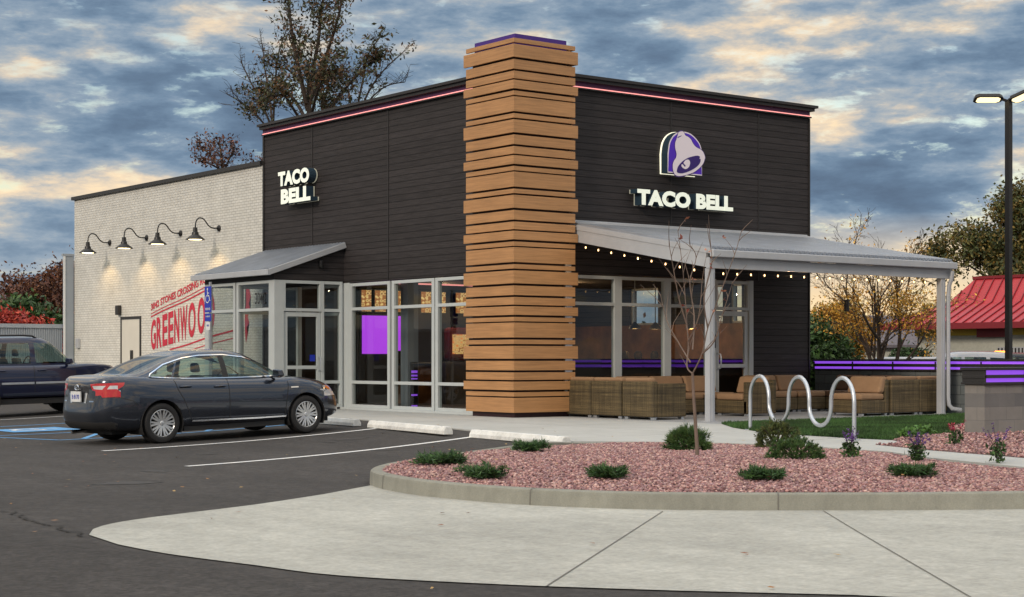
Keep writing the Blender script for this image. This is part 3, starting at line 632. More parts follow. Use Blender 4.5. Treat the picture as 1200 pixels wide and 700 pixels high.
    def bay_u(u, va, vb, rails, z0=.05, z1=2.93, mw=.065, d=.11, name='window', lab=None):
        """bay in a plane u=const"""
        m = MB(); m.box(u-d/2, u+d/2, va, va+mw, z0, z1); m.box(u-d/2, u+d/2, vb-mw, vb, z0, z1)
        zs = [z0]+list(rails)+[z1-.07]
        for z in zs: m.box(u-d/2+.004, u+d/2-.004, va+mw, vb-mw, z, z+.07)
        o = m.build(name, fr, bld, bevel=.004); g = MB(); g.box(u-.006, u+.006, va+mw-.01, vb-mw+.01, z0+.02, z1-.02); p = MB(); p.add([(u, va+mw-.01, z0+.02), (u, vb-mw+.01, z0+.02), (u, vb-mw+.01, z1-.02), (u, va+mw-.01, z1-.02)], [(0, 1, 2, 3)])
        p.build('pane', 'glass', o)
        return o
    def bay_v(v, ua, ub, rails, z0=.05, z1=2.93, mw=.065, d=.11, name='window', glass=True):
        m = MB(); m.box(ua, ua+mw, v-d/2, v+d/2, z0, z1); m.box(ub-mw, ub, v-d/2, v+d/2, z0, z1)
        for z in [z0]+list(rails)+[z1-.07]: m.box(ua+mw, ub-mw, v-d/2+.004, v+d/2-.004, z, z+.07)
        o = m.build(name, fr, bld, bevel=.004)
        if glass:
            p = MB(); p.add([(ua+mw-.01, v, z0+.02), (ub-mw+.01, v, z0+.02), (ub-mw+.01, v, z1-.02), (ua+mw-.01, v, z1-.02)], [(0, 1, 2, 3)]); p.build('pane', 'glass', o)
        return o
    U = .45
    for a, b_ in ((1.72, 3.32), (3.36, 5.04), (5.12, 6.84)): bay_u(U, a, b_, (.60, 2.30), mw=.10)
    m = MB(); m.box(.40, .52, 6.84, 7.16, 0, 2.95); m.box(.3, .62, 1.7, 7.1, 0, .05); m.build('frame_post', fr, bld, bevel=.004)
    # patio side: two bays, a narrow bay, door bay
    V_ = .45
    bay_v(V_, 1.74, 3.10, (2.30,), mw=.10); bay_v(V_, 3.10, 4.52, (2.30,), mw=.10); bay_v(V_, 4.52, 5.80, (2.30,), mw=.10)
    m = MB(); m.box(7.02, 7.15, .39, .51, 0, 2.95); m.box(5.80, 5.98, .39, .51, 0, 2.95); m.box(1.7, 7.1, .3, .62, 0, .05); m.build('frame_post', fr, bld, bevel=.004)
    tr = bay_v(V_, 5.98, 7.02, (), z0=2.27, mw=.05)
    # patio door
    m = MB(); m.box(5.99, 6.09, .42, .48, .06, 2.25); m.box(6.90, 7.00, .42, .48, .06, 2.25); m.box(6.09, 6.90, .42, .48, .06, .30); m.box(6.09, 6.90, .42, .48, 2.14, 2.25); m.box(6.09, 6.90, .415, .485, .98, 1.06)
    d = m.build('door', fr, bld, bevel=.004); d['label'] = 'glazed door opening to the patio'
    p = MB(); p.add([(6.08, .45, .3), (6.91, .45, .3), (6.91, .45, 2.15), (6.08, .45, 2.15)], [(0, 1, 2, 3)]); p.build('pane', 'glass', d)
    p = MB(); p.tube([(6.05, .42, .95), (6.05, .33, .97), (6.05, .31, 1.05), (6.05, .31, 1.2), (6.05, .33, 1.28), (6.05, .42, 1.3)], .016); p.build('handle', 'galv', d, smooth=True)
    p = MB(); p.box(5.83, 5.95, .375, .39, 1.42, 1.72); dc = p.build('door_sign', 'black', bld)
    p = MB(); p.lathe([(.0, 0), (.04, 0), (.04, .003), (0, .003)], (5.89, .370, 1.6), 'Y', 16); p.build('disc', 'sign_white', dc)
    # porch glazing: front (two bays), side door, far side
    bay_u(pu+.05, 7.24, 8.90, (2.28,), mw=.10, z1=2.98); bay_u(pu+.05, 8.96, 10.42, (2.28,), mw=.10, z1=2.98)
    m = MB(); m.box(pu-.01, pu+.24, 7.07, 7.24, 0, 2.98); m.box(pu, pu+.1, 10.42, 10.53, 0, 2.98); m.box(pu-.02, pu+.12, 7.24, 10.42, 0, .05); m.build('frame_post', fr, bld, bevel=.004)
    bay_v(v0+.05, -1.21, -.21, (), z0=2.27, z1=2.98, mw=.05); bay_v(v0+.05, -.21, .36, (.6, 2.27,), z1=2.98, mw=.07)
    m = MB(); v = v0+.05; m.box(-1.20, -1.10, v-.03, v+.03, .05, 2.25); m.box(-.32, -.22, v-.03, v+.03, .05, 2.25); m.box(-1.1, -.32, v-.03, v+.03, .05, .32); m.box(-1.1, -.32, v-.03, v+.03, 2.15, 2.25); m.box(-1.1, -.32, v-.035, v+.035, .94, 1.02)
    d = m.build('door', fr, bld, bevel=.004); d['label'] = 'glazed porch door with a wheelchair decal'
    p = MB(); p.add([(-1.11, v, .3), (-.31, v, .3), (-.31, v, 2.16), (-1.11, v, 2.16)], [(0, 1, 2, 3)]); p.build('pane', 'glass', d)
    p = MB(); p.tube([(-.27, v-.03, .9), (-.27, v-.11, .92), (-.27, v-.12, 1.2), (-.27, v-.03, 1.22)], .016); p.build('handle', 'galv', d, smooth=True)
    p = MB(); p.box(-.50, -.36, v-.012, v-.008, 1.12, 1.27); dd = p.build('wheelchair_decal', 'sign_blue', d)
    # far side glass of the porch
    bay_v(v1-.05, -1.36, -.50, (2.28,), z1=2.98, mw=.06); bay_v(v1-.05, -.50, .36, (2.28,), z1=2.98, mw=.06)
    # inner doorway between porch and dining room
    bay_u(.5, 7.2, 8.3, (2.2,), mw=.1); bay_u(.5, 9.3, 10.34, (2.2,), mw=.1)
    # house number on the porch glass
    vs, fs = text_mesh('3042', 1, .012); vs = fit(vs, .48, .27); m = MB(); m.add([(pu+.03, 8.05-x, 2.44+y) for x, y, z in vs], fs); m.build('house_number', 'black', bld, recalc=False)
    # side windows
    for a, b_ in ((2.35, 2.75), (3.0, 3.5), (5.35, 6.45)):
        m = MB(); m.box(8.80, 8.90, a, a+.05, 2.05, 3.0); m.box(8.80, 8.90, b_-.05, b_, 2.05, 3.0); m.box(8.80, 8.90, a, b_, 2.05, 2.1); m.box(8.80, 8.90, a, b_, 2.95, 3.0); o = m.build('window', fr, bld)
        p = MB(); p.add([(8.85, a, 2.05), (8.85, b_, 2.05), (8.85, b_, 3.0), (8.85, a, 3.0)], [(0, 1, 2, 3)]); p.build('pane', 'glass', o)
    # rear service door in the brick, wall box, meter
    m = MB(); m.box(.355, .40, 18.10, 18.18, 0, 2.40); m.box(.355, .40, 19.40, 19.48, 0, 2.40); m.box(.355, .40, 18.18, 19.40, 2.32, 2.40); fo = m.build('door_frame', 'cap', bld)
    m = MB(); m.box(.365, .41, 18.18, 19.40, .02, 2.32); d = m.build('door', 'white_paint', bld); d['label'] = 'pale steel service door'
    m = MB(); m.box(.34, .365, 18.62, 18.78, 1.1, 1.42); m.build('vision_panel', 'cap', d)
    m = MB(); m.box(.26, .38, 19.44, 19.66, 2.46, 2.74); m.build('wall_pack_light', 'cap', bld, bevel=.02)
    m = MB(); m.box(.29, .38, 22.45, 22.65, 1.5, 1.8); m.build('socket_box', 'galv_paint', bld, bevel=.01)
    m = MB(); m.box(-.30, -.20, 6.98, 7.08, 3.28, 3.46); m.build('camera_dome', 'black', bld, bevel=.03)
    # interior shell
    m = MB(); m.box(.66, 8.73, .66, 22, -.01, .012); m.box(-1.34, .66, 7.2, 10.4, -.01, .012); m.build('floor', 'int_floor', bld)
    m = MB(); m.box(.66, 8.73, .66, 11.3, 3.06, 3.1); m.build('ceiling', 'dark_int', bld)
    m = MB(); m.box(.66, 8.73, 11.3, 11.4, 0, 3.1); m.build('inner_wall', 'dark_int', bld)
    m = MB(); m.box(8.68, 8.735, .66, 11.3, 0, 2.04); m.build('inner_wall', 'warm_int', bld)
    m = MB(); m.box(1.74, 2.04, 6.4, 6.7, 0, 3.06); m.build('inner_column', 'fence_post', bld)
building()
# paint on the brick wall
def mural():
    root = thing('wall_mural', 'red painted town-name mural with a street address on the white brick wall', 'mural', (.38, 14.6, 1.3))
    U = .371
    # warp: s = distance from the left end along the wall, t = height above the lower letter edge
    def wz(s, t):
        return 1.40+.14*s+t*(.85+.042*s)+.012*math.sin(s*2.2)
    def put(vs, fs, name, lab=None):
        m = MB(); m.add([(U, 17.45-x, wz(x, y)) for x, y in vs], fs); o = m.build(name, 'red_mural', root, recalc=False); return o
    def sub(body, w, x0, y0, h, bold, n=1, shear=0):
        vs, fs = text_mesh(body, 1, bold, shear=shear); vs = fit(vs, w, h); return [(x+x0, y+y0) for x, y, z in vs], fs
    x = 0
    for k_, ch in enumerate('GREENWOOD'):
        w = .44 if ch == 'W' else .315 if k_ < 6 else .43
        put(*sub(ch, w, x, 0, 1.0, .03), 'lettering'); x += w+(.055 if k_ < 6 else .13)
    put(*sub('3042 STONES CROSSING ROAD', 3.8, 0, 1.34, .22, .03), 'lettering')
    for y, t in ((1.22, .025), (1.11, .045), (-.18, .045), (-.36, .025)):
        P = [(i*.2, y) for i in range(27)]; P = P if y > 0 else [p for p in P if p[0] > 1.0]
        vs = P+[(x, y_+t) for x, y_ in P]; k = len(P); put(vs, [(i, i+1, k+i+1, k+i) for i in range(k-1)], 'rule_line')
    put(*sub('466', .42, 3.9, -.75, .22, .03), 'lettering')
    # ragged pennant end
    e = [(5.72, -.3), (5.95, 1.6), (5.85, 1.6), (5.55, -.2), (5.5, .2)]
    pts = [(5.62, -.55), (5.72, -.35), (5.66, -.2), (5.80, -.1), (5.72, .05), (5.86, .2), (5.78, .35), (5.88, .5), (5.80, .7), (5.9, .95), (5.84, 1.15), (5.62, 1.2), (5.60, .9), (5.64, .4), (5.56, 0), (5.58, -.3)]
    bm = bmesh.new(); f = bm.faces.new([bm.verts.new((0, x, y)) for x, y in pts]); r = bmesh.ops.triangulate(bm, faces=[f]); vs = [(v.co.y, v.co.z) for v in bm.verts]; fs = [[v.index for v in f.verts] for f in (bm.verts.index_update() or bm.faces)]; bm.free()
    put(vs, fs, 'pennant_end')
mural()
def gooseneck(v, label):
    r = thing('gooseneck_lamp', label, 'wall lamp', (.38, v, 4.62), 0, 'gooseneck lamps on the white brick wall')
    x = .38
    m = MB(); m.lathe([(0, 0), (.085, 0), (.085, -.03), (.05, -.055), (0, -.055)], (x, v, 4.62), 'X', 16); m.build('wall_plate', 'black', r, smooth=True)
    pts = smooth_poly([(x-.04, 4.62), (x-.20, 4.62), (x-.32, 4.68), (x-.46, 4.84), (x-.60, 4.86), (x-.68, 4.76), (x-.70, 4.60)], 5, False)
    m = MB(); m.tube([(a, v, b) for a, b in pts], .018, 8); m.build('arm', 'black', r, smooth=True)
    m = MB(); m.lathe([(.0, 4.62), (.055, 4.61), (.062, 4.50), (.085, 4.48), (.095, 4.42), (.245, 4.31), (.255, 4.285), (.235, 4.29), (.09, 4.39), (0, 4.40)], (x-.70, v, 0), 'Z', 24); sh = m.build('lamp_shade', 'black', r, smooth=True)
    m = MB(); m.lathe([(0, 4.292), (.17, 4.292), (.17, 4.315), (0, 4.325)], (x-.70, v, 0), 'Z', 16); m.build('bulb', 'lamp_on', sh)
    L = bpy.data.lights.new('lamp_light', 'SPOT'); L.energy = 27; L.color = (1, .62, .24); L.spot_size = R(118); L.spot_blend = .55; L.shadow_soft_size = .04
    lo = bpy.data.objects.new('lamp_light', L); COL.objects.link(lo); lo.parent = r; lo.location = (-.66, 0, 4.27-4.62); lo.rotation_euler = (0, R(-10), 0)
for v, t in ((20.25, 'black gooseneck wall lamp nearest the far end of the brick wall, beyond the door'), (17.72, 'black gooseneck wall lamp second from the far end, just past the service door'),
             (15.56, 'black gooseneck wall lamp second from the dark planking, above the middle of the mural'), (13.3, 'black gooseneck wall lamp beside the dark planking, over the porch roof')):
    gooseneck(v, t)
# ------------------------------------------------------------------ illuminated signs
def sign_letters(root, body, P, w, h, bold, depth, stand):
    """P(x, y, d): letter plane to world, d = distance off the wall"""
    vs, fs = text_mesh(body, 1, bold, extrude=.5, spacing=1.04); vs = fit(vs, w, h); z = vs[:, 2]; z = (z-z.min())/(z.max()-z.min())
    # return (sides) and face split
    m = MB(); fm = MB(); hm = MB()
    F = []; 
    pts = [P(x, y, stand+depth*t) for (x, y, _), t in zip(vs, z)]
    side = [f for f in fs if len({round(z[i], 2) for i in f}) > 1]; front = [f for f in fs if all(z[i] > .99 for i in f)]; back = [f for f in fs if all(z[i] < .01 for i in f)]
    m.add(pts, side+back); m.build('letter_return', 'sign_return', root, recalc=False)
    fm.add([P(x, y, stand+depth+.004) for x, y, _ in vs], front); fm.build('letter_face', 'sign_face', root, recalc=False)
    hm.add([P(x, y, stand*.55) for x, y, _ in vs], back); hm.build('halo_light', 'halo_dim', root, recalc=False)
r = thing('wall_sign', 'two-line lit channel-letter sign with cream faces above the porch', 'sign', (.4, 9, 5.3))
sign_letters(r, 'TACO', lambda x, y, d: (.4-d, 9.72-x, 5.405+y), 1.50, .36, .060, .20, .07)
sign_letters(r, 'BELL', lambda x, y, d: (.4-d, 9.58-x, 4.965+y), 1.42, .36, .060, .20, .07)
r = thing('wall_sign', 'long one-line lit channel-letter sign with cream faces on the patio side', 'sign', (4.8, .4, 4.6))
sign_letters(r, 'TACO BELL', lambda x, y, d: (3.38+x, .4-d, 4.45+y), 2.84, .34, .060, .22, .07)
def bell():
    r = thing('bell_emblem', 'purple arched emblem with a tilted white bell, glowing at its edge', 'emblem', (4.8, .4, 5.2))
    back = [(4.27, 5.19), (4.27, 5.6), (4.31, 5.82), (4.4, 5.97), (4.52, 6.06), (4.66, 6.105), (4.83, 6.105), (4.99, 6.06), (5.14, 5.96), (5.23, 5.86), (5.28, 5.73), (5.285, 5.19)]
    bell_ = [(4.56, 6.03), (4.58, 6.08), (4.67, 6.11), (4.73, 6.09), (4.77, 6.03), (4.86, 6.0), (4.94, 5.95), (5.0, 5.87), (5.09, 5.80), (5.22, 5.76), (5.31, 5.70), (5.36, 5.6), (5.345, 5.54), (5.3, 5.45), (5.18, 5.34), (5.01, 5.24), (4.81, 5.175), (4.61, 5.135), (4.48, 5.15), (4.42, 5.24), (4.41, 5.37), (4.45, 5.46), (4.5, 5.52), (4.52, 5.61), (4.48, 5.73), (4.48, 5.84), (4.52, 5.93)]
    mouth = [(4.52, 5.23), (4.55, 5.33), (4.66, 5.44), (4.81, 5.53), (4.99, 5.59), (5.13, 5.615), (5.20, 5.60), (5.19, 5.55), (5.22, 5.55), (5.22, 5.50), (5.17, 5.42), (5.04, 5.33), (4.86, 5.25), (4.68, 5.2), (4.56, 5.2)]
    clap = [(4.65, 5.38), (4.67, 5.33), (4.77, 5.295), (4.87, 5.35), (4.905, 5.44), (4.875, 5.50), (4.81, 5.505), (4.75, 5.47), (4.715, 5.42), (4.775, 5.37), (4.745, 5.345), (4.69, 5.39)]
    def lay(poly, d0, d1, m, name, sm=3):
        p = smooth_poly(poly, sm) if sm else poly; mb = MB(); mb.prism(p, 'Y', .4-d0, .4-d1); return mb.build(name, m, r, recalc=True)
    bk = smooth_poly(back[1:-1], 4, False); bk = [back[0]]+bk+[back[-1]]
    lay(bk, .07, .27, 'sign_return', 'backing', 0); lay(bk, .271, .276, 'bell_white', 'outline', 0); lay(inset(bk, .028 if True else 0), .2765, .281, 'bell_purple', 'field', 0)
    o = [(4.79+(x-4.79)*1.015, y) for x, y in bell_]
    lay(inset(smooth_poly(bell_, 3), -.018), .2815, .285, 'purple_paint', 'bell_outline', 0)
    lay(bell_, .2855, .292, 'bell_white', 'bell'); lay(mouth, .2925, .297, 'purple_deep', 'bell_mouth'); lay(clap, .2975, .302, 'bell_white', 'clapper')
    lay([(4.535, 5.945), (4.56, 5.985), (4.66, 6.02), (4.655, 6.005), (4.575, 5.965)], .2925, .294, 'purple_paint', 'crown_line', 0)
    lay(inset(bk, -.012), .03, .045, 'halo', 'halo_light', 0)
bell()
# ------------------------------------------------------------------ patio canopy
def canopy():
    c = thing('patio_canopy', 'grey steel patio canopy with a ribbed metal roof on slim posts', 'canopy', (1.1, .4, 0))
    zr = lambda v: 3.96+(v-.4)*(3.96-3.22)/4.26; u0, u1 = 1.66, 8.78; ve = -3.86
    m = MB(); m.hexa([(u0, ve, zr(ve)), (u1, ve, zr(ve)), (u1, .38, zr(.38)), (u0, .38, zr(.38))], [(u0, ve, zr(ve)+.03), (u1, ve, zr(ve)+.03), (u1, .38, zr(.38)+.03), (u0, .38, zr(.38)+.03)])
    n = 56
    for i in range(n): u = u0+.06+(u1-u0-.12)*i/(n-1); m.beam((u, ve-.03, zr(ve-.03)+.05), (u, .37, zr(.37)+.05), .07, .045)
    m.build('roof', 'galv_dark', c)
    m = MB(); m.box(1.68, u1+.05, .30, .395, 3.96, 4.06); m.hexa([(1.68, .08, 3.975), (u1+.05, .08, 3.975), (u1+.05, .3, 4.01), (1.68, .3, 4.01)], [(1.68, .08, 3.985), (u1+.05, .08, 3.985), (u1+.05, .3, 4.04), (1.68, .3, 4.04)]); m.build('flashing', 'galv_paint', c)
    m = MB(); m.box(u0-.03, u1+.04, ve-.13, ve-.03, zr(ve)-.14, zr(ve)+.0); m.build('gutter', 'galv_paint', c, bevel=.015)
    m = MB(); m.box(u0, u1, ve+.0, ve+.09, 2.88, 3.08); m.build('beam', 'galv_paint', c)
    for u in (u0, u1-.06):
        m = MB(); m.hexa([(u, ve+.09, 2.90), (u+.06, ve+.09, 2.90), (u+.06, .38, 3.64), (u, .38, 3.64)], [(u, ve+.09, zr(ve)-.01), (u+.06, ve+.09, zr(ve)-.01), (u+.06, .38, zr(.38)-.01), (u, .38, zr(.38)-.01)]); m.build('side_beam', 'galv_paint', c)
        m = MB(); m.beam((u+.03, ve-.02, zr(ve)-.02), (u+.03, .37, zr(.37)-.02), .09, .10); m.build('rake_trim', 'galv_paint', c)
    for i in range(4):
        u = u0+1.4*(i+1); m = MB(); m.hexa([(u, ve+.09, 3.04), (u+.05, ve+.09, 3.04), (u+.05, .38, 3.76), (u, .38, 3.76)], [(u, ve+.09, zr(ve)-.01), (u+.05, ve+.09, zr(ve)-.01), (u+.05, .38, zr(.38)-.01), (u, .38, zr(.38)-.01)]); m.build('rafter', 'black_soft', c)
    for u in (1.68, 8.46):
        m = MB(); m.box(u, u+.14, ve+.02, ve+.15, -.0, 2.88); m.box(u+.045, u+.095, ve+.005, ve+.02, .0, 2.80); p = m.build('post', 'galv_paint', c, bevel=.006)
        m = MB(); m.box(u-.04, u+.18, ve-.02, ve+.19, 0, .015); m.build('base_plate', 'galv_paint', p)
    m = MB(); x = 8.70; P = smooth_poly([(x+.02, ve-.08, 3.02), (x+.02, ve-.06, 2.86), (x+.02, ve+.02, 2.7), (x+.02, ve+.04, 2.4)], 3, False) if False else [(x, ve-.08, 3.04), (x, ve-.06, 2.88), (x, ve, 2.75), (x, ve+.03, 2.5), (x, ve+.03, .35), (x+.01, ve+.02, .2), (x+.07, ve-.02, .12), (x+.28, ve-.08, .09)]
    m.tube(P, .045, 8); m.build('downspout', 'galv_paint', c, smooth=True)
canopy()
def string_lights():
    r = thing('string_lights', 'string of small warm bulbs hung under the patio canopy edge', 'string lights', (1.9, -3.6, 2.8))
    path = [(1.95, .1, 3.52), (1.90, -3.6, 2.84), (8.6, -3.6, 2.84)]
    cab = MB(); pts = []; bulbs = []
    def seg(a, b, n):
        a = Vector(a); b = Vector(b)
        for i in range(n):
            for k in range(4):
                t = (i+k/4)/n; p = a.lerp(b, t); p.z -= .035*math.sin(math.pi*(k/4)); pts.append(p)
            bulbs.append(a.lerp(b, i/n))
    seg(path[0], path[1], 9); seg(path[1], path[2], 18); pts.append(Vector(path[2]))
    cab.tube(pts, .006, 5); cab.build('cable', 'black_soft', r)
    for p in bulbs[:]:
        m = MB(); m.lathe([(0, -.062), (.010, -.058), (.015, -.044), (.012, -.03), (.008, -.018), (0, -.018)], p, 'Z', 8); m.build('bulb', 'bulb', r, smooth=True)
    for q in ((2.0, -1.5, 3.1), (2.2, -3.3, 2.75), (4.2, -3.5, 2.7), (6.6, -3.5, 2.7)):
        L = bpy.data.lights.new('string_light', 'POINT'); L.energy = 5; L.color = (1, .62, .3); L.shadow_soft_size = .02
        o = bpy.data.objects.new('string_light', L); COL.objects.link(o); o.parent = r; o.location = Vector(q)-r.location
string_lights()
p_ = MB(); p_.tube([(8.0, -4.0, 2.85), (8.0, -4.0, 2.35)], .006, 5); 
sp = thing('hanging_speaker', 'small black cylinder speaker hanging from the canopy before the yellow tree', 'speaker', (7.35, -2.2, 2.35))
m = MB(); m.tube([(7.35, -2.2, 3.3), (7.35, -2.2, 2.45)], .006, 5); m.build('rod', 'black', sp)
m = MB(); m.lathe([(0, 2.45), (.05, 2.45), (.055, 2.2), (0, 2.2)], (7.35, -2.2, 0), 'Z', 14); m.build('body', 'black', sp)
# ------------------------------------------------------------------ things inside
def inside_things():
    # lit menu boards over the counter
    labs = ['narrow lit menu board, first from the brick side over the counter', 'narrow lit menu board, second, above the purple screen', 'lit menu board with round dish pictures over the counter', 'lit menu board in the middle window bay', 'lit menu board nearest the tower, left of the pair', 'lit menu board nearest the tower, right of the pair']
    for (a, b), lb in zip(((3.30, 3.66), (3.72, 4.12), (4.40, 4.95), (5.20, 5.58), (5.72, 6.06), (6.35, 6.75)), labs):
        t = thing('menu_board', lb, 'menu board', ((a+b)/2, 11, 2.4), 0, 'lit menu boards over the counter')
        m = MB(); m.box(a, b, 10.98, 11.03, 2.40, 3.02); m.build('frame', 'black', t); m = MB(); m.box(a+.03, b-.03, 10.965, 10.975, 2.43, 2.99); m.build('picture', 'menu', t)
    t = thing('video_screen', 'glowing purple screen behind the window beside the porch', 'screen', (2.7, 9, 1.3))
    m = MB(); m.box(2.05, 3.40, 9.0, 9.06, 1.25, 2.32); m.build('frame', 'black', t); m = MB(); m.box(2.10, 2.85, 8.985, 8.995, 1.30, 2.26); m.box(2.87, 3.34, 8.985, 8.995, 1.38, 2.26); m.build('display', 'screen_purple', t)
    m = MB(); m.box(1.95, 2.02, 9.0, 9.05, 0, 2.3); m.box(3.42, 3.5, 9.0, 9.05, 0, 2.3); m.build('post', 'black', t)
    t = thing('neon_tube', 'thin red neon tube running along the dining room ceiling', 'neon light', (3.5, 7.6, 3.0)); m = MB(); m.tube([(1.0, 6.9, 2.98), (6.8, 6.9, 2.98)], .02, 6); m.build('tube', 'led_pink', t)
    t = thing('service_counter', 'dark service counter with purple light steps under the menu boards', 'counter', (4.5, 9.6, 0))
    m = MB(); m.box(3.9, 8.2, 9.5, 10.1, 0, 1.0); m.build('body', 'warm_int', t); m = MB(); m.box(3.85, 8.25, 9.45, 10.15, 1.0, 1.05); m.build('counter_top', 'black', t)
    m = MB()
    t2 = thing('light_column', 'dark column lamp with purple light bars inside the middle window', 'lamp', (1.9, 6.5, 0)); m.box(1.80, 2.0, 6.36, 6.39, 0, 1.1); m.build('panel', 'black', t2)  # added panel, its glowing bars stand in for a purple reflection in the glass
    m = MB()
    for z0, z1 in ((.84, .90), (.76, .80), (.69, .72), (.30, .34), (.02, .08)): m.box(1.81, 1.98, 6.345, 6.355, z0, z1)
    m.build('light_bar', 'led_purple', t2)
    # red drink dispenser shape, glowing cabinet
    t = thing('drink_dispenser', 'red lit drink dispenser standing near the tower window', 'dispenser', (4.75, 8.6, 0))
    m = MB(); m.box(4.3, 5.2, 8.5, 8.9, .0, 1.1); m.build('cabinet', 'int_floor', t, bevel=.02); m = MB(); m.box(4.42, 5.08, 8.5, 8.8, 1.12, 1.98); m.build('body', 'red_dark', t, bevel=.08); m = MB(); m.box(4.50, 5.0, 8.46, 8.48, 1.30, 1.80); m.build('panel', 'menu', t)
    # low partition with two purple strips along the patio windows
    t = thing('booth_partition', 'low dark partition carrying two purple light strips behind the patio windows', 'partition', (5, 2.2, 0))
    m = MB(); m.box(3.3, 8.6, 2.2, 2.3, 0, 1.18); m.box(.9, 3.0, 2.2, 2.3, 0, 1.18) if False else None; m.build('panel', 'dark_int', t)
    m = MB(); m.box(3.3, 8.6, 2.18, 2.195, 1.10, 1.15); m.box(3.3, 8.6, 2.18, 2.195, .99, 1.05); m.build('light_strip', 'led_dim', t)
    for i, (u, v, lb) in enumerate(((6.31, 3.5, 'pendant lamp with a dark dome shade, left of two seen through the patio glass'), (6.97, 3.5, 'pendant lamp with a dark dome shade, right of two seen through the patio glass'), (7.6, 2.9, 'pendant lamp with a dark dome shade behind the patio door'))):
        t = thing('pendant_lamp', lb, 'pendant lamp', (u, v, 1.9), 0, 'pendant lamps in the dining room')
        m = MB(); m.tube([(u, v, 3.06), (u, v, 2.05)], .012, 6); m.build('cord', 'galv_paint' if i == 0 else 'black', t)
        m = MB(); m.lathe([(.02, 2.06), (.05, 2.03), (.13, 1.95), (.155, 1.89), (.145, 1.89), (.05, 1.98), (0, 2.0)], (u, v, 0), 'Z', 16); m.build('lamp_shade', 'black', t, smooth=True)
        m = MB(); m.lathe([(0, 1.892), (.07, 1.892), (.05, 1.94), (0, 1.95)], (u, v, 0), 'Z', 12); m.build('bulb', 'bulb', t)
        L = bpy.data.lights.new('pendant_light', 'POINT'); L.energy = 9; L.color = (1, .55, .22); L.shadow_soft_size = .02; o = bpy.data.objects.new('pendant_light', L); COL.objects.link(o); o.parent = t; o.location = (0, 0, -.05)
    k = 0
    for u, v, lb in ((2.6, 1.6, 'first recessed ceiling spot behind the patio glass, next to the tower'), (3.3, 2.3, 'second recessed ceiling spot behind the patio glass'), (4.0, 3.0, 'third recessed ceiling spot behind the patio glass'), (4.9, 2.6, 'fourth recessed ceiling spot behind the patio glass'), (5.6, 3.2, 'fifth recessed ceiling spot near the patio door')):
        m = MB(); m.lathe([(0, 3.05), (.05, 3.05), (.05, 3.058), (0, 3.058)], (u, v, 0), 'Z', 12); o = m.build('ceiling_spot', 'bulb', None); tag(o, lb, 'ceiling light', 'recessed ceiling spots in the dining room')
    for q, e in (((7.2, 2.2, 2.9), 14), ((6.0, 5.5, 2.9), 20), ((4.0, 8.3, 2.9), 26), ((6.6, 7.6, 2.9), 16), ((2.5, 3.0, 2.95), 5)):
        L = bpy.data.lights.new('room_light', 'POINT'); L.energy = e; L.color = (1, .62, .3); L.shadow_soft_size = .02; o = bpy.data.objects.new('room_light', L); COL.objects.link(o); o.location = q
inside_things()
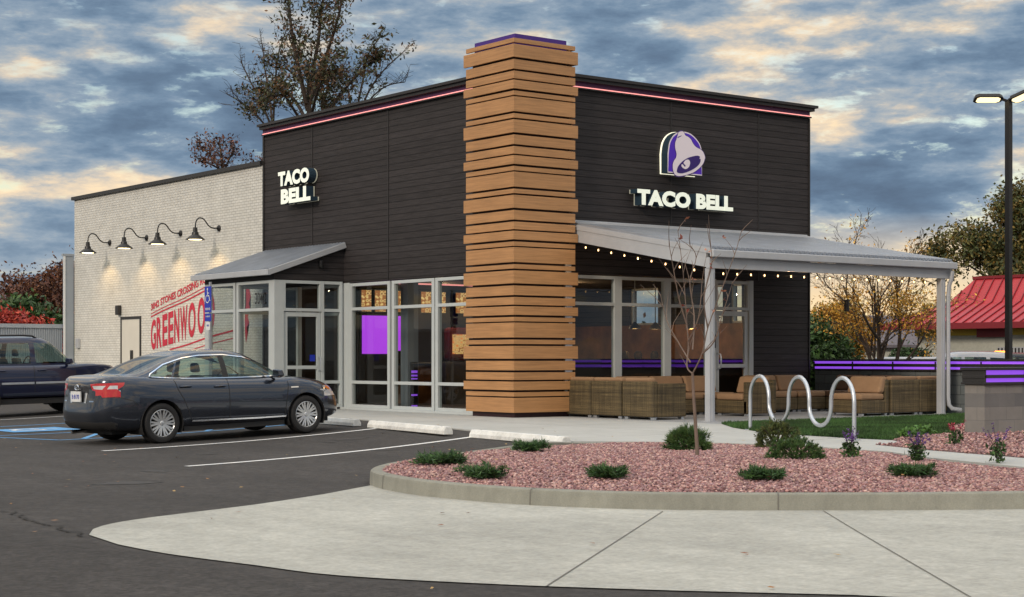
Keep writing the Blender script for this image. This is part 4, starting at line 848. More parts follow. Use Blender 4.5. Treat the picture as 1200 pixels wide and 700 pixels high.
# people seated inside, seen dimly through the glass
def seated_person(u, v, rz, label, cloth, hairm='hair', lean=.05, arm=.25, group=None):
    t = thing('person', label, 'person', (u, v, 0), rz)
    J = {'pel': (0, 0, .50), 'wai': (0, lean*.3, .68), 'che': (0, lean, .90), 'nec': (0, lean*1.2, 1.05), 'hd0': (0, lean*1.5, 1.14), 'hd1': (0, lean*1.7, 1.24),
         'sl': (-.17, lean, 1.0), 'el': (-.23, lean+.12, .78), 'wl': (-.16, lean+.32, .80+arm*.3), 'hl': (-.12, lean+.40, .82+arm*.35),
         'sr': (.17, lean, 1.0), 'er': (.23, lean+.12, .78), 'wr': (.15, lean+.32, .80+arm), 'hr': (.12, lean+.38, .84+arm),
         'kl': (-.13, .42, .50), 'al': (-.13, .40, .10), 'fl': (-.13, .54, .05), 'kr': (.13, .42, .50), 'ar': (.13, .40, .10), 'fr': (.13, .54, .05), 'hpl': (-.1, .05, .50), 'hpr': (.1, .05, .50)}
    Rr = dict(pel=.13, wai=.115, che=.14, nec=.055, hd0=.085, hd1=.095, sl=.075, el=.05, wl=.035, hl=.035, sr=.075, er=.05, wr=.035, hr=.035, kl=.07, al=.045, fl=.04, kr=.07, ar=.045, fr=.04, hpl=.09, hpr=.09)
    E = [('pel', 'wai'), ('wai', 'che'), ('che', 'nec'), ('nec', 'hd0'), ('hd0', 'hd1'), ('che', 'sl'), ('sl', 'el'), ('el', 'wl'), ('wl', 'hl'), ('che', 'sr'), ('sr', 'er'), ('er', 'wr'), ('wr', 'hr'), ('pel', 'hpl'), ('hpl', 'kl'), ('kl', 'al'), ('al', 'fl'), ('pel', 'hpr'), ('hpr', 'kr'), ('kr', 'ar'), ('ar', 'fr')]
    ks = list(J); me = bpy.data.meshes.new('body'); me.from_pydata([J[k] for k in ks], [(ks.index(a), ks.index(b)) for a, b in E], [])
    o = bpy.data.objects.new('body', me); COL.objects.link(o); sk = o.modifiers.new('skin', 'SKIN'); o.modifiers.new('sub', 'SUBSURF').levels = 1; o.modifiers['sub'].render_levels = 1
    for i, k in enumerate(ks): me.skin_vertices[0].data[i].radius = (Rr[k], Rr[k]); me.skin_vertices[0].data[i].use_root = (k == 'pel')
    dg = bpy.context.evaluated_depsgraph_get(); dg.update(); m2 = bpy.data.meshes.new_from_object(o.evaluated_get(dg)); bpy.data.objects.remove(o)
    m2.name = 'body'; m2.materials.clear(); m2.materials.append(M['skin']); m2.materials.append(M[cloth]); m2.materials.append(M['dark_cloth'])
    for p in m2.polygons:
        c = p.center; p.use_smooth = True
        d_hand = min((c-Vector(J[k])).length for k in ('hl', 'hr')); p.material_index = 0 if (c.z > 1.04 and abs(c.x) < .12) or d_hand < .07 else 2 if (c.z < .56 and c.y > .08) or c.z < .4 else 1
    o = bpy.data.objects.new('body', m2); COL.objects.link(o); o.parent = t
    h = MB(); c = Vector(J['hd1'])+Vector((0, -.02, .02)); h.lathe([(0, .115), (.06, .10), (.098, .045), (.105, -.02), (.095, -.07), (.06, -.09)], c, 'Z', 16); o = h.build('hair', hairm, t, world=False, smooth=True); 
    return t
def bench(u, v, rz, lb):
    t = thing('dining_chair', lb, 'chair', (u, v, 0), rz, 'chairs in the dining room'); m = MB(); m.box(-.22, .22, -.2, .24, .42, .46); m.build('seat', 'black', t, world=False)
    m = MB(); m.box(-.22, .22, -.24, -.2, .42, .9); m.build('backrest', 'black', t, world=False)
    for x in (-.2, .17):
        for y in (-.22, .2): m = MB(); m.box(x, x+.03, y, y+.03, 0, .42); m.build('leg', 'black', t, world=False)
for u, v, rz, lb, cl, ch in ((6.45, 3.9, R(35), 'person in a yellow top seated behind the patio glass, arm raised', 'yellow_cloth', 'dark dining chair under the person in the yellow top'),
    (7.05, 4.3, R(200), 'dark-haired person in dark clothes seated between two others behind the glass', 'dark_cloth', 'dark dining chair under the middle person in dark clothes'),
    (7.65, 4.3, R(150), 'dark-haired person in a maroon top seated by the warm wall', 'maroon_cloth', 'dark dining chair under the person in the maroon top'),
    (5.4, 3.2, R(-60), 'person in dark clothes seated nearest the tower behind the glass', 'dark_cloth', 'dark dining chair nearest the tower behind the glass')):
    bench(u, v, rz, ch); seated_person(u, v, rz, lb, cl)
# ------------------------------------------------------------------ patio furniture: modular wicker seats
def module(u, v, rz, label, back=True, side=0, cush='cushion', w=.92, d=.86, grp='wicker seat sections on the patio', depth_cush=True):
    """seat facing local +y; side=-1/+1 adds a wicker side wall"""
    t = thing('wicker_seat', label, 'outdoor sofa', (u, v, 0), R(rz), grp)
    h = w/2
    m = MB(); m.box(-h+.01, h-.01, -d/2+.12, d/2, .05, .32); m.build('base', 'wicker', t, world=False, bevel=.02)
    if back: m = MB(); m.box(-h+.005, h-.005, -d/2, -d/2+.12, .05, .74); m.build('back_frame', 'wicker', t, world=False, bevel=.02)
    if side:
        m = MB(); x = side*(h-.06); m.box(x-.055, x+.055, -d/2+.125, d/2-.0, .05, .70); m.build('side_frame', 'wicker', t, world=False, bevel=.02)
    a, b = (-h+.02+(.11 if side < 0 else 0)), (h-.02-(.11 if side > 0 else 0))
    m = MB(); m.box(a, b, -d/2+.13, d/2+.01, .325, .46); m.build('seat_cushion', cush, t, world=False, bevel=.045)
    if back: m = MB(); m.hexa([(a, -d/2+.13, .465), (b, -d/2+.13, .465), (b, -d/2+.31, .465), (a, -d/2+.31, .465)], [(a, -d/2+.03, .81), (b, -d/2+.03, .81), (b, -d/2+.19, .81), (a, -d/2+.19, .81)]); m.build('back_cushion', cush, t, world=False, bevel=.045)
    for x in (-h+.08, h-.08):
        for y in (-d/2+.07, d/2-.07): m = MB(); m.box(x-.05, x+.05, y-.03, y+.03, 0, .045); m.build('foot', 'galv', t, world=False)
    return t
E1 = [(1.86, -.22, -90, 'wicker seat section against the cedar tower, back to the walkway', 0, 'cushion'), (1.86, -1.15, -90, 'middle wicker seat section of the row turned away from the walkway', 0, 'cushion'),
      (1.86, -2.10, -90, 'front wicker seat section of the tower row, with a closed side end', 1, 'cushion'),
      (3.05, -.42, 180, 'wicker seat under the window bay next to the tower, facing the lot', 0, 'cushion'), (3.98, -.42, 180, 'wicker seat in the middle of the row against the glass', 0, 'cushion'),
      (4.90, -.42, 180, 'wicker corner seat below the patio door sign', 0, 'cushion'),
      (4.75, -1.75, 90, 'single wicker seat with a closed side left of the bike rack arch', -1, 'cushion'),
      (6.9, -.35, 180, 'wicker seat by the dark plank wall, first right of the door', 0, 'cushion'), (7.82, -.35, 180, 'wicker seat by the dark plank wall, second right of the door', 0, 'cushion'),
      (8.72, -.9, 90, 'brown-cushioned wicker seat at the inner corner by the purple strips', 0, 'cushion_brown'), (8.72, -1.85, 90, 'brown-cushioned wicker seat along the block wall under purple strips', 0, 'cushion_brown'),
      (6.75, -3.05, 90, 'low wicker seat with its tan cushion open toward the door side', 0, 'cushion'), (7.68, -3.10, 0, 'wicker seat with its back to the lawn, beside the open one', 0, 'cushion'),
      (8.60, -3.10, 0, 'wicker seat with its back to the lawn, next to the right canopy post', 0, 'cushion')]
for u, v, rz, lb, sd_, cu in E1:
    module(u, v, {-90: -90, 90: 90, 180: 180, 0: 0}[rz], lb, True, sd_, cu)
# ------------------------------------------------------------------ low walls with purple light strips
def low_wall():
    t = thing('patio_wall', 'low grey block wall with a dark cap and two purple light strips around the patio', 'low wall', (9.3, .4, 0))
    m = MB(); m.box(9.2, 9.42, -7.2, .4, 0, .92); m.box(9.0, 9.2, .18, .4, 0, .92) if False else None; m.build('wall', 'block_grey', t)
    m = MB(); m.box(9.15, 9.47, -7.2, .45, 1.125, 1.17); m.box(9.15, 9.47, -7.2, .45, .905, .945); m.box(9.17, 9.45, -7.2, .44, 1.00, 1.065)
    for v in (.42, -.75, -1.92, -3.1, -4.3, -5.5, -6.6): m.box(9.16, 9.46, v-.025, v+.0, .93, 1.115)
    m.build('cap', 'cap', t, bevel=.004)
    m = MB(); m.box(9.19, 9.43, -7.19, .43, 1.068, 1.122); m.box(9.19, 9.43, -7.19, .43, .948, .998); m.build('light_strip', 'led_purple', t)
    t = thing('stone_pier_wall', 'split-face block wall end with purple light strips beside the pink rock', 'low wall', (1.6, -10.0, 0))
    u0, v0, v1 = 1.57, -10.11, -9.73
    m = MB(); m.box(u0, 8.0, v0, v1, -.1, .78); m.build('wall', 'block', t, bevel=.012)
    m = MB(); m.box(u0-.05, 8.02, v0-.05, v1+.05, 1.0, 1.045); m.box(u0-.04, 8.02, v0-.04, v1+.04, .775, .81); m.box(u0-.03, 8.0, v0-.03, v1+.03, .875, .925)
    for u in (u0-.02, 2.62, 3.9): m.box(u, u+.03, v0-.03, v1+.03, .81, 1.0)
    m.build('cap', 'cap', t, bevel=.004)
    m = MB(); m.box(u0+.05, 7.9, v0+.02, v1-.02, .93, .997); m.box(u0+.05, 7.9, v0+.02, v1-.02, .813, .872); m.build('light_strip', 'led_purple', t)
low_wall()
# ------------------------------------------------------------------ bike rack
def rack():
    a = Vector((-.25, -6.8)); b = Vector((-1.54, -10.17)); d = (b-a)/5; t = thing('bike_rack', 'galvanised serpentine bike rack with three arches on the walkway', 'bike rack', (a.x, a.y, 0))
    P = []; top, bot = .90, .17; r = d.length/2
    def pt(k, z): q = a+d*k; return (q.x, q.y, z)
    P.append(pt(0, 0)); P.append(pt(0, top-r-.1))
    for k in range(5):
        up = k % 2 == 0; c = k+.5; cz = (top-r) if up else (bot+r*.82)
        for i in range(0, 13):
            an = math.pi*(1-i/12); zz_ = cz+(r if up else -r*.82)*math.sin(an); P.append(pt(c+.5*math.cos(an), zz_))
    P.append(pt(5, top-r-.1)); P.append(pt(5, 0))
    m = MB(); m.tube(P, .031, 12); m.build('rail', 'galv', t, smooth=True)
    for k in (0, 5): m = MB(); q = a+d*k; m.lathe([(0, 0), (.09, 0), (.09, .012), (.03, .014), (0, .014)], (q.x, q.y, .002), 'Z', 16); m.build('base_plate', 'galv', t)
rack()
# ------------------------------------------------------------------ wheel stops
def stop(a, b, z, label):
    a = Vector(a); b = Vector(b); t = thing('wheel_stop', label, 'wheel stop', (a.x, a.y, z), math.atan2(b.y-a.y, b.x-a.x), 'white concrete wheel stops'); Ln = (b-a).length
    pr = [(-.085, 0), (-.08, .06), (-.045, .125), (.045, .125), (.08, .06), (.085, 0)]
    m = MB(); n = len(pr); m.v = [(.0, y, zz_) for y, zz_ in pr]+[(.06, y*.98, zz_) for y, zz_ in pr]+[(Ln-.06, y*.98, zz_) for y, zz_ in pr]+[(Ln, y, zz_) for y, zz_ in pr]
    for s in range(3):
        for i in range(n): m.f.append([s*n+i, s*n+(i+1) % n, (s+1)*n+(i+1) % n, (s+1)*n+i]); m.m.append(0)
    m.f += [list(range(n))[::-1], [3*n+i for i in range(n)]]; m.m += [0, 0]
    o = m.build('stop_block', 'stop_white', t, world=False, bevel=.008)
    for x in (.25, Ln-.25): m = MB(); m.lathe([(0, .1255), (.014, .1255), (.014, .128), (0, .128)], (x, 0, 0), 'Z', 10); m.build('pin', 'cap', t, world=False)

stop((-4.33, -1.54), (-4.84, -4.62), -.03, 'white concrete wheel stop between the sedan and the next one')
stop((-4.76, -5.20), (-5.16, -8.0), -.055, 'white concrete wheel stop nearest the pink rock island')
stop((-4.10, 1.15), (-4.32, -1.05), -.025, 'white concrete wheel stop in front of the grey sedan')
# ------------------------------------------------------------------ accessible parking sign
def psign():
    t = thing('parking_sign', 'blue wheelchair parking sign on a steel post in front of the porch', 'sign', (-2.9, 7.46, 0))
    m = MB(); m.box(-2.89, -2.85, 7.43, 7.49, 0, 2.90); m.build('post', 'galv', t)
    m = MB(); m.box(-2.93, -2.925, 7.30, 7.62, 2.22, 2.80); p = m.build('sign_panel', 'sign_blue', t)
    X = -2.934
    vs = []; m = MB()
    def st(P, w):
        for i in range(len(P)-1):
            a = np.array(P[i]); b = np.array(P[i+1]); d = (b-a)/np.linalg.norm(b-a); n = np.array((-d[1], d[0]))*w/2
            q = [a+n, b+n, b-n, a-n]; m.add([(X, 7.46-x, 2.56+z) for x, z in q], [(0, 1, 2, 3)])
    st([(-.02, .15), (-.01, .03), (.06, .03), (.09, -.08), (.12, -.07)], .028); st([(.0, .09), (.06, .09)], .02)
    st([(-.02+.085*math.cos(a), -.04+.085*math.sin(a)) for a in np.linspace(1.9, 5.9, 12)], .022); m.lathe([(0, 0), (.026, 0)], (X, 7.475, 2.74), 'X', 12)
    m.build('wheelchair_symbol', 'sign_white', p, recalc=False)
    m = MB(); m.box(-2.93, -2.925, 7.31, 7.61, 2.02, 2.19); m.build('sign_panel', 'sign_blue', t)
    m = MB(); m.box(-2.93, -2.925, 7.36, 7.56, 1.82, 2.00); m.build('sign_panel', 'sign_white', t)
    for body, z, h, w, mm in (('RESERVED', 2.27, .05, .24, 'sign_white'), ('PARKING', 2.11, .035, .2, 'sign_white'), ('VAN', 1.90, .05, .12, 'sign_blue')):
        vs, fs = text_mesh(body, 1, .02); vs = fit(vs, w, h); m = MB(); m.add([(X, 7.46+w/2-x, z+y) for x, y, _ in vs], fs); m.build('lettering', mm, t, recalc=False)
psign()
# ------------------------------------------------------------------ vehicles
def split_region(bm, poly, axes, filt):
    """cut the faces passing filt along the polygon's edges; returns those inside"""
    a, b = axes; n = len(poly)
    for i in range(n):
        p, q = poly[i], poly[(i+1) % n]; d = (q[0]-p[0], q[1]-p[1]); L_ = math.hypot(*d)
        if L_ < 1e-6: continue
        no = [0, 0, 0]; no[a] = -d[1]/L_; no[b] = d[0]/L_; co = [0, 0, 0]; co[a] = p[0]; co[b] = p[1]
        lo = [min(r[k] for r in poly) for k in (0, 1)]; hi = [max(r[k] for r in poly) for k in (0, 1)]
        fs = [f for f in bm.faces if filt(f) and min(v.co[a] for v in f.verts) < hi[0] and max(v.co[a] for v in f.verts) > lo[0] and min(v.co[b] for v in f.verts) < hi[1] and max(v.co[b] for v in f.verts) > lo[1]]
        g = set(fs)
        for f in fs: g.update(f.edges); g.update(f.verts)
        bmesh.ops.bisect_plane(bm, geom=list(g), plane_co=co, plane_no=no, dist=1e-5)
    out = []
    for f in bm.faces:
        if filt(f):
            c = f.calc_center_median()
            if inside(poly, np.array(c[a]), np.array(c[b])): out.append(f)
    return out
def part_from(bm, key, lay, name, m, parent, thick=0):
    fs = [f for f in bm.faces if f[lay] == key]
    if not fs: return None
    vm = {}; vs = []; F = []
    for f in fs:
        r = []
        for v in f.verts:
            if v not in vm: vm[v] = len(vs); vs.append(v.co[:])
            r.append(vm[v])
        F.append(r)
    me = bpy.data.meshes.new(name); me.from_pydata(vs, [], F); me.materials.append(M[m]); me.polygons.foreach_set('use_smooth', [True]*len(F))
    o = bpy.data.objects.new(name, me); COL.objects.link(o); o.parent = parent; return o
def wheel(parent, x, y, r, side, rimstyle=10, w=.215):
    """wheel centred at x,y (outer face), axis along local y"""
    s = side; t = bpy.data.objects.new('wheel', None); 
    prof = [(r*.66, 0), (r*.70, .012), (r*.80, .022), (r*.93, .012), (r*.985, -.012), (r, -.045), (r, -w+.045), (r*.985, -w+.012), (r*.9, -w), (r*.6, -w)]
    m = MB(); m.lathe([(a, h*s) for a, h in prof], (x, y, r), 'Y', 40); tyre = m.build('tyre', 'rubber', None, world=False, smooth=True); tyre.name = 'wheel'; tyre.parent = parent
    m = MB(); m.lathe([(r*.675, .004*s), (r*.655, -.006*s), (r*.63, -.03*s), (r*.61, -.12*s), (0, -.12*s)], (x, y, r), 'Y', 40); 
    b = m.build('rim_barrel', 'black_soft', tyre, world=False, smooth=True)
    m = MB(); m.lathe([(r*.685, .006*s), (r*.665, .010*s), (r*.635, .0), (r*.62, -.025*s)], (x, y, r), 'Y', 40)
    for k in range(rimstyle):
        for dv in ((-.13, .13) if rimstyle > 6 else (-.1, .1)):
            a0 = 2*math.pi*k/rimstyle+dv*.55; a1 = 2*math.pi*k/rimstyle+dv
            p0 = Vector((x+math.cos(a0)*r*.12, y-.018*s, r+math.sin(a0)*r*.12)); p1 = Vector((x+math.cos(a1)*r*.645, y-.004*s, r+math.sin(a1)*r*.645))
            m.beam(p0, p1, .030 if rimstyle > 6 else .05, .03, up=(0, 1, 0))
    m.lathe([(0, .006*s), (r*.10, .004*s), (r*.15, -.012*s), (r*.16, -.04*s), (0, -.04*s)], (x, y, r), 'Y', 20); m.build('rim', 'rim', tyre, world=False, smooth=True)
def vehicle(root, P):
    deck, roofz = P['deck'], P['roof']; zb = P['zb']; W_ = P['w']; NL = 132; nf, nr = P.get('nf', 3.3), P.get('nr', 5.2)
    bm = bmesh.new(); lay = bm.faces.layers.int.new('part')
    def ring(q, wq, xf, xr, zfun):
        out = []
        for i in range(NL):
            a = 2*math.pi*i/NL; c, s_ = math.cos(a), math.sin(a); n = nf if c > 0 else nr
            X = (xf if c > 0 else xr)*math.copysign(abs(c)**(2/n), c); Y = wq*math.copysign(abs(s_)**(2/n), s_)
            out.append(bm.verts.new((X, Y, zfun(X, Y))))
        return out
    prev = None; rings = []
    for q, wq, f_, r_ in P['levels']:
        rings.append(ring(q, W_*wq, f_, -r_ if r_ < 0 else r_, lambda X, Y, q=q: (zb(X) if callable(zb) else zb)+(interp(deck, X)-(zb(X) if callable(zb) else zb))*q))
    for a, b in zip(rings[:-1], rings[1:]):
        for i in range(NL): bm.faces.new((a[i], a[(i+1) % NL], b[(i+1) % NL], b[i]))
    top = rings[-1]; prev = top
    for s_ in (.96, .88, .72, .5, .25):
        cur = [bm.verts.new((v.co.x*(s_*.35+.65), v.co.y*s_, interp(deck, v.co.x*(s_*.35+.65))+P['crown']*(1-s_*s_))) for v in top]
        for i in range(NL): bm.faces.new((prev[i], prev[(i+1) % NL], cur[(i+1) % NL], cur[i]))
        prev = cur
    h2 = NL//2
    for i in range(0, h2): bm.faces.new([v for v in (prev[i], prev[i+1], prev[(NL-i-1) % NL], prev[(NL-i) % NL])]) if 0 < i < h2-1 else bm.faces.new([prev[i], prev[i+1], prev[(NL-i-1) % NL]] if i == 0 else [prev[i], prev[i+1], prev[(NL-i) % NL]])
    for f in bm.faces: f[lay] = 0
    nbody = 0
    # cabin
    C = P['cabin']; rr = []; NT = 11
    for k in range(NT+1):
        t = k/NT; te = 1-(1-t)**1.35
        xf = C['f0']+(C['f1']-C['f0'])*t**C.get('pf', 1.12); xr = C['r0']+(C['r1']-C['r0'])*t**C.get('pr', 1.2); y = C['y0']+(C['y1']-C['y0'])*t**1.15
        xc = (xf+xr)/2; hl = (xf-xr)/2; out = []
        for i in range(NL):
            a = 2*math.pi*i/NL; c, s_ = math.cos(a), math.sin(a); n = C['nf'] if c > 0 else C['nr']
            X = xc+hl*math.copysign(abs(c)**(2/n), c); Y = y*math.copysign(abs(s_)**(2/n), s_); zl = interp(deck, X)-.012
            out.append(bm.verts.new((X, Y, zl+(interp(roofz, X)-zl)*te)))
        rr.append(out)
    new = []
    for a, b in zip(rr[:-1], rr[1:]):
        for i in range(NL): new.append(bm.faces.new((a[i], a[(i+1) % NL], b[(i+1) % NL], b[i])))
    prev = rr[-1]; topc = rr[-1]; xc = sum(v.co.x for v in topc)/NL
    for s_ in (.97, .9, .75, .5, .25):
        cur = [bm.verts.new((xc+(v.co.x-xc)*(s_*.5+.5), v.co.y*s_, interp(roofz, xc+(v.co.x-xc)*(s_*.5+.5))+.045*(1-s_*s_))) for v in topc]
        for i in range(NL): new.append(bm.faces.new((prev[i], prev[(i+1) % NL], cur[(i+1) % NL], cur[i])))
        prev = cur
    for i in range(0, h2): new.append(bm.faces.new([prev[i], prev[i+1], prev[(NL-i-1) % NL], prev[(NL-i) % NL]] if 0 < i < h2-1 else [prev[i], prev[i+1], prev[(NL-i-1) % NL]] if i == 0 else [prev[i], prev[i+1], prev[(NL-i) % NL]]))
    for f in new: f[lay] = 1
    bm.normal_update(); bmesh.ops.recalc_face_normals(bm, faces=bm.faces[:]); bm.normal_update()
    bvh = BVHTree.FromBMesh(bm)
    key = 10; parts = []
    for name, m, poly, axes, where in P['regions']:
        for sgn in ((1, -1) if axes == (0, 2) else (1,)):
            if axes == (0, 2): filt = lambda f, s=sgn, w=where: f[lay] in ((0,) if w == 'body' else (1,)) and f.normal.y*s > .28
            elif where == 'front': filt = lambda f: f[lay] == 1 and f.normal.x > .18 and f.calc_center_median().x > 0
            elif where == 'rear': filt = lambda f: f[lay] == 1 and f.normal.x < -.18
            elif where == 'tail': filt = lambda f: f[lay] == 0 and f.normal.x < -.35
            elif where == 'nose': filt = lambda f: f[lay] == 0 and f.normal.x > .30
            fs = split_region(bm, poly, axes, filt)
            for f in fs: f[lay] = key
            if name: parts.append((key, name, m))
            key += 1
    dead = [k for k in range(10, key) if k not in [p[0] for p in parts]]
    bmesh.ops.delete(bm, geom=[f for f in bm.faces if f[lay] in dead], context='FACES')
    body = part_from(bm, 0, lay, 'body', P['paint'], root); cab = part_from(bm, 1, lay, 'roof', P['paint'], root)
    for k, n, m in parts: part_from(bm, k, lay, n, m, root)
    bm.free()
    # ribbons drawn on the surface (seams, trim)
    def hit(x, z, sgn):
        h = bvh.ray_cast(Vector((x, 3*sgn, z)), Vector((0, -sgn, 0))); return h[0], h[1]
    def ribbon(name, m, pts, w, off, both=True, raised=0, closed=False):
        for sgn in ((1, -1) if both else (-1,)):
            mb = MB(); Q = []
            P2 = []
            for i in range(len(pts)-1):
                n = max(1, int(math.hypot(pts[i+1][0]-pts[i][0], pts[i+1][1]-pts[i][1])/.04))
                P2 += [(pts[i][0]+(pts[i+1][0]-pts[i][0])*k/n, pts[i][1]+(pts[i+1][1]-pts[i][1])*k/n) for k in range(n)]
            P2.append(pts[-1])
            for i, p in enumerate(P2):
                a = P2[max(i-1, 0)]; b = P2[min(i+1, len(P2)-1)]; d = Vector((b[0]-a[0], b[1]-a[1])).normalized(); n = Vector((-d.y, d.x))*w/2
                for e in (n, -n):
                    h, nn = hit(p[0]+e.x, p[1]+e.y, sgn)
                    if h is None: h, nn = Q[-2] if len(Q) > 1 else (Vector((p[0], .8*sgn, p[1])), Vector((0, sgn, 0)))
                    elif nn.y*sgn < 0: nn = -nn
                    Q.append((h, nn))
            k = len(P2); V1 = [h+nn*off for h, nn in Q]; mb.add(V1, [(2*i, 2*i+1, 2*i+3, 2*i+2) for i in range(k-1)])
            if raised:
                V2 = [h+nn*(off+raised) for h, nn in Q]; b = len(V1); mb.add(V2, [(2*i, 2*i+1, 2*i+3, 2*i+2) for i in range(k-1)])
                mb.f += [[2*i, 2*i+2, b+2*i+2, b+2*i] for i in range(k-1)]+[[2*i+1, b+2*i+1, b+2*i+3, 2*i+3] for i in range(k-1)]; mb.m += [0]*(2*(k-1))
            mb.build(name, m, root, world=False, smooth=False)
    for a in P['ribbons']: ribbon(*a)
    # wheel wells, arches, wheels
    for ax in P['axles']:
        r = P['tyre']
        for s_ in (1, -1):
            m = MB(); R_ = P['arch']+.004; n = 20; A = [(ax+R_*math.cos(math.pi*(1.15-1.3*i/n)), r+R_*math.sin(math.pi*(1.15-1.3*i/n))) for i in range(n+1)]
            y0, y1 = s_*.42, s_*(W_-.015)
            m.add([(x, y1, z) for x, z in A]+[(x, y0, z) for x, z in A], [(i, i+1, n+2+i, n+1+i) for i in range(n)])
            m.add([(x, y0, z) for x, z in A], [tuple(range(n+1))]); m.build('wheel_well', 'black_soft', root, world=False)
            wheel(root, ax, s_*(W_-P.get('inset', .035)), r, s_, P.get('spokes', 10))
    m = MB(); m.box(P['axles'][1]-.7, P['axles'][0]+.7, -.5, .5, P['clear'], P['clear']+.1); m.box(P['axles'][1]+.42, P['axles'][0]-.42, -W_+.08, W_-.08, P['clear']+.0, P['clear']+.12); m.build('underbody', 'black_soft', root, world=False)
    # cabin contents
    for x in P['seats'][:1]:
        for y in (-.38, .38): seat(root, x, y, .5, P['seatz'])
    x = P['seats'][1]; seat(root, x, -.38, .56, P['seatz']); seat(root, x, .38, .56, P['seatz'])
    m = MB(); d0 = P['cabin']['f0']; m.box(d0-.75, d0-.25, -.68, .68, P['seatz']+.2, interp(deck, d0-.4)-.01); m.build('dashboard', 'black_soft', root, world=False, bevel=.05)
    m = MB(); pts = [(d0-.80+.05*math.sin(a), .38+.18*math.cos(a), P['seatz']+.42+.17*math.sin(a)) for a in np.linspace(0, 2*math.pi, 21)]; m.tube(pts, .014, 6); m.build('steering_wheel', 'black_soft', root, world=False)
    for s_ in (1, -1):
        x, z = P['mirror']; yy = P['cabin']['y0']
        m = MB(); m.hexa([(x-.07, s_*(yy+.05), z), (x+.07, s_*(yy+.07), z+.01), (x+.05, s_*(yy+.25), z+.02), (x-.06, s_*(yy+.25), z+.02)], [(x-.07, s_*(yy+.06), z+.13), (x+.04, s_*(yy+.08), z+.13), (x+.02, s_*(yy+.24), z+.12), (x-.06, s_*(yy+.24), z+.12)])
        m.box(x-.02, x+.05, min(s_*(yy-.06), s_*(yy+.1)), max(s_*(yy-.06), s_*(yy+.1)), z, z+.03); m.build('mirror', P['paint'], root, world=False, bevel=.03)
    for hx, hz in P['handles']:
        for s_ in (1, -1):
            h, nn = hit(hx, hz, s_)
            m = MB(); y = h.y
            m.tube([(hx-.10, y+.005*s_, hz), (hx-.09, y+.03*s_, hz), (hx, y+.04*s_, hz+.004), (hx+.09, y+.03*s_, hz), (hx+.10, y+.005*s_, hz)], .014, 8); m.build('door_handle', P['paint'], root, world=False, smooth=True)
    return bvh
def seat(root, x, y, w, z):
    m = MB(); m.hexa([(x-.25, y-w/2, z-.1), (x+.25, y-w/2, z-.1), (x+.25, y+w/2, z-.1), (x-.25, y+w/2, z-.1)], [(x-.25, y-w/2, z+.02), (x+.27, y-w/2, z+.06), (x+.27, y+w/2, z+.06), (x-.25, y+w/2, z+.02)])
    m.hexa([(x-.30, y-w/2+.02, z), (x-.18, y-w/2+.02, z), (x-.18, y+w/2-.02, z), (x-.30, y+w/2-.02, z)], [(x-.44, y-w/2+.06, z+.56), (x-.35, y-w/2+.06, z+.56), (x-.35, y+w/2-.06, z+.56), (x-.44, y+w/2-.06, z+.56)])
    m.hexa([(x-.45, y-.12, z+.60), (x-.36, y-.12, z+.60), (x-.36, y+.12, z+.60), (x-.45, y+.12, z+.60)], [(x-.46, y-.10, z+.76), (x-.38, y-.10, z+.76), (x-.38, y+.10, z+.76), (x-.46, y+.10, z+.76)])
    m.build('seat', 'seat_grey', root, world=False, bevel=.04)
def circ(cx, cz, r, n=20, top=False): return [(cx+r*math.cos(2*math.pi*i/n), cz+r*math.sin(2*math.pi*i/n)) for i in range(n)]
